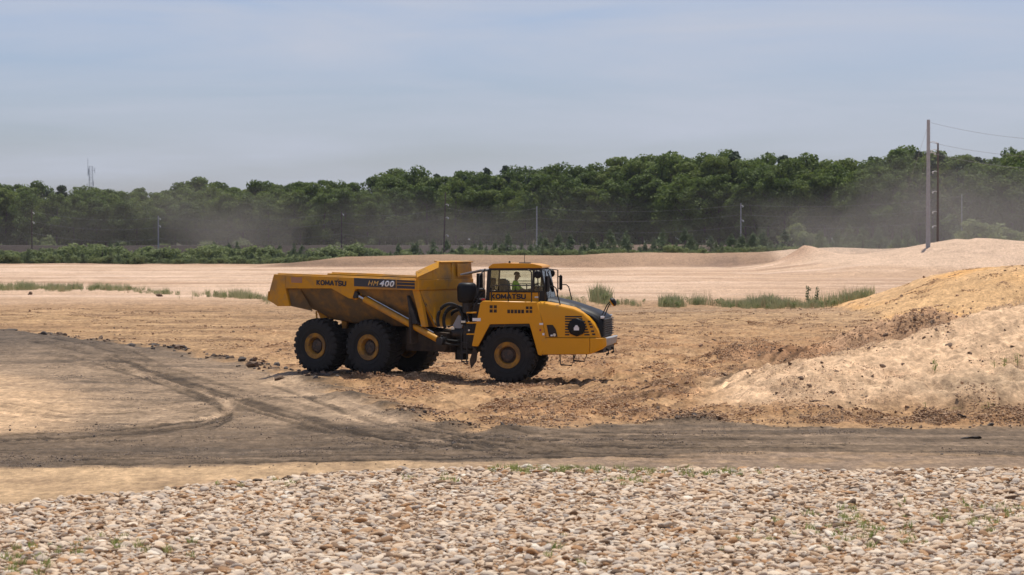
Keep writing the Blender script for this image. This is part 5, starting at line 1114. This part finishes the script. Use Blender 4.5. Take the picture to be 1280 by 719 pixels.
for i, (cx, cy, cz, rx, rz, a0, a1, y1) in enumerate(((-2.0, -.95, 2.05, .42, .52, 3.6, -.3, -.9), (-1.88, -.85, 2.02, .36, .47, 3.7, -.4, -.7), (-1.95, -.2, 2.0, .45, .45, 3.5, -.2, .1), (-1.9, .2, 1.95, .4, .4, 3.6, 0, .5), (-1.85, -.7, 1.55, .5, .22, 3.3, 6.2, -.4), (-1.9, -.9, 1.42, .45, .2, 3.3, 6.1, -.8))):
    part(F().tube(loop(cx, cy, cz, rx, rz, a0, a1, y1), .055 if i < 4 else .04, 8), 'hydraulic_hose', 'rubber', 0)
part(F().b2(-1.62, -1.46, -1.05, -.95, 1.95, 2.03).b2(-1.98, -1.86, -.9, -.8, 1.72, 1.80).b2(-1.40, -1.30, -1.12, -1.02, 1.68, 1.75), 'hose_fittings', 'chrome', .008)
part(F().box((-1.72, -.8, 1.95), (.30, .02, .42), Matrix.Rotation(.5, 3, 'Y')), 'heat_shield', 'grey', .004)
st = part(F().tube([(-1.30, -1.50, 2.5), (-1.34, -1.50, .72), (-1.30, -1.50, .62)], .022, 6).tube([(-1.52, -1.50, 1.8), (-1.50, -1.50, .72), (-1.34, -1.50, .62)], .022, 6), 'ladder', 'blackm', 0)
for z in (.70, 1.0, 1.30): part(F().b2(-1.52, -1.30, -1.54, -1.36, z, z + .03), 'rung', 'blackm', .004, st)
for z in (1.58, 1.95, 2.28): part(F().b2(-1.34, -1.04, -1.54, -1.30, z, z + .045), 'step', 'yellow', .006, st)
part(F().plate([(-1.10, -1.50, 1.20), (-.98, -1.50, 1.0), (-1.02, -1.45, .72), (-1.20, -1.45, .48), (-1.24, -1.48, .75)], .02), 'mud_flap', 'frame', 0)
part(F().plate([(-1.10, 1.50, 1.20), (-.98, 1.50, 1.0), (-1.02, 1.45, .72), (-1.20, 1.45, .48), (-1.24, 1.48, .75)], .02), 'mud_flap', 'frame', 0)

# ------------------------------------------------------------------ the driver
def skin_mesh(name, pts, edges, radii, m, parent, root=0, sub=2):
    me = bpy.data.meshes.new(name); me.from_pydata([tuple(p) for p in pts], edges, []); o = link(name, me, parent)
    md = o.modifiers.new('skin', 'SKIN'); md.use_smooth_shade = True; sv = me.skin_vertices[0].data if me.skin_vertices else None
    if sv is None:
        bm = bmesh.new(); bm.from_mesh(me); bm.verts.layers.skin.verify(); bm.to_mesh(me); bm.free(); sv = me.skin_vertices[0].data
    for i, r in enumerate(radii): sv[i].radius = r if hasattr(r, '__len__') else (r, r); sv[i].use_root = (i == root)
    s = o.modifiers.new('sub', 'SUBSURF'); s.levels = sub; s.render_levels = sub; me.materials.append(M[m]); return o
def driver():
    root = empty('person', TRK + Vector((math.cos(FYAW) * .05, -math.sin(FYAW) * .05, 2.83)), -FYAW)     # on the seat
    tag(root, 'person in a bright green shirt at the wheel in the cab', 'person')
    pts = [(0, 0, .02), (-.06, 0, .22), (-.06, 0, .42), (-.03, 0, .50), (0, 0, .58), (.03, 0, .68), (.01, 0, .74)]; ed = [(0, 1), (1, 2), (2, 3), (3, 4), (4, 5), (5, 6)]; rad = [(.15, .12), (.14, .11), (.155, .10), .055, (.075, .085), (.08, .095), .055]
    for s in (-1, 1):
        i = len(pts); pts += [(-.06, s * .17, .43), (.06, s * .24, .22), (.30, s * .18, .16), (.44, s * .17, .20), (.52, s * .15, .23)]; ed += [(2, i), (i, i + 1), (i + 1, i + 2), (i + 2, i + 3), (i + 3, i + 4)]; rad += [.07, .052, .042, .032, (.04, .02)]
        h = i + 3
        for k in range(4):
            j = len(pts); pts += [(.545, s * (.17 - .022 * k), .25), (.585, s * (.165 - .02 * k), .235), (.58, s * (.16 - .02 * k), .205)]; ed += [(i + 4, j), (j, j + 1), (j + 1, j + 2)]; rad += [.009, .009, .008]
        j = len(pts); pts += [(.49, s * .12, .235), (.52, s * .10, .225)]; ed += [(i + 3, j), (j, j + 1)]; rad += [.011, .009]
        i = len(pts); pts += [(.06, s * .10, .0), (.46, s * .13, .03), (.55, s * .13, -.10)]; ed += [(0, i), (i, i + 1), (i + 1, i + 2)]; rad += [.09, .065, .05]
    body = skin_mesh('body', pts, ed, rad, 'skin', root)
    # face: nose, ears, eyes in the body's head
    MB().box((.115, 0, .635), (.04, .03, .05), Matrix.Rotation(.4, 3, 'Y')).box((.02, .088, .635), (.04, .02, .06)).box((.02, -.088, .635), (.04, .02, .06)).build('nose_and_ears', M['skin'], root, .008)
    MB().box((.098, .034, .665), (.012, .03, .014)).box((.098, -.034, .665), (.012, .03, .014)).box((.098, 0, .595), (.012, .05, .008)).build('eyes_and_mouth', M['hair'], root, .003)
    MB().loft([[(.005 + math.cos(a) * r, math.sin(a) * r * .9, z) for a in [2 * math.pi * k / 14 for k in range(14)]] for z, r in ((.685, .100), (.72, .104), (.755, .09), (.785, .055), (.795, .01))], closed=True).build('hair', M['hair'], root)
    sp = [(0, 0, .0), (-.06, 0, .22), (-.06, 0, .41), (-.04, 0, .48)]; se = [(0, 1), (1, 2), (2, 3)]; sr = [(.165, .135), (.155, .125), (.165, .115), .075]
    for s in (-1, 1): i = len(sp); sp += [(-.06, s * .175, .43), (.05, s * .238, .24), (.16, s * .215, .195)]; se += [(2, i), (i, i + 1), (i + 1, i + 2)]; sr += [.088, .07, .062]
    skin_mesh('shirt', sp, se, sr, 'hivis', root)
    tp = [(0, 0, .0)]; te = []; tr = [(.17, .13)]
    for s in (-1, 1): i = len(tp); tp += [(.08, s * .10, .0), (.46, s * .13, .035), (.55, s * .13, -.10)]; te += [(0, i), (i, i + 1), (i + 1, i + 2)]; tr += [.105, .08, .065]
    skin_mesh('trousers', tp, te, tr, 'jeans', root)
driver()

# ------------------------------------------------------------------ air: site haze and drifting dust
def volume(name, m, col, dens, aniso=.2):
    mt = bpy.data.materials.new(m); mt.use_nodes = True; t = mt.node_tree; t.nodes.clear(); o = t.nodes.new('ShaderNodeOutputMaterial'); v = t.nodes.new('ShaderNodeVolumePrincipled')
    v.inputs['Color'].default_value = (*col, 1); v.inputs['Density'].default_value = dens; v.inputs['Anisotropy'].default_value = aniso; t.links.new(v.outputs[0], o.inputs['Volume']); return mt
def dust():
    m = [volume('d', 'drifting_dust_%d' % k, (.80, .70, .62), d, .1) for k, d in enumerate((.0021, .0054, .0074))]
    for i, (px, row, y, ax, ay, az, k, lab) in enumerate([
        (70, 292, 466, 26, 9, 10, 0, 'thin brown dust drifting over the shrubs at far left'), (275, 288, 462, 17, 8, 9.5, 1, 'brown dust cloud rising left of the dump truck'), (420, 292, 466, 22, 8, 7, 0, 'thin dust hanging above the dump body'),
        (540, 292, 452, 20, 8, 6.5, 0, 'thin dust hanging above the truck headboard'), (700, 292, 440, 22, 8, 6, 0, 'thin dust hanging above the truck cab'), (1000, 290, 425, 26, 8, 7, 0, 'dust drifting in front of the forest left of the tall pole'),
        (1090, 290, 385, 17, 8, 8, 1, 'dust cloud just left of the tall grey pole'), (1225, 282, 382, 22, 9, 10, 2, 'dense dust cloud over the sand bank right of the tall pole')]):
        bm = bmesh.new(); bmesh.ops.create_icosphere(bm, subdivisions=4, radius=1)
        for v in bm.verts: v.co *= 1 + .22 * math.sin(v.co.x * 3.1 + i) * math.sin(v.co.z * 2.7 + i * 2) + .10 * math.sin(v.co.x * 7.3 + i * 3) * math.cos(v.co.z * 5 + i)
        me = bpy.data.meshes.new('dust_cloud'); bm.to_mesh(me); bm.free(); me.shade_smooth(); me.materials.append(m[k]); p = at(px, row, y)
        o = tag(link('dust_cloud', me, None, p, None, (ax * 1.15, ay, az * 1.15)), lab, 'dust', None, 'stuff')
        for sc_, dx in ((.78, .06), (.55, -.05), (.34, .03)): tag(link('dust_core', me, o, (dx, 0, -.12 * (1 - sc_)), (0, .4 * dx, 0), sc_), None, None, None, 'stuff')
dust()
hz = MB().b2(-700, 700, -60, 1000, -2, 46).build('haze', volume('h', 'site_haze', (.80, .84, .92), .00006, .2), None, 0, False); tag(hz, 'faint pale haze in the air over the site', None, None, 'stuff')
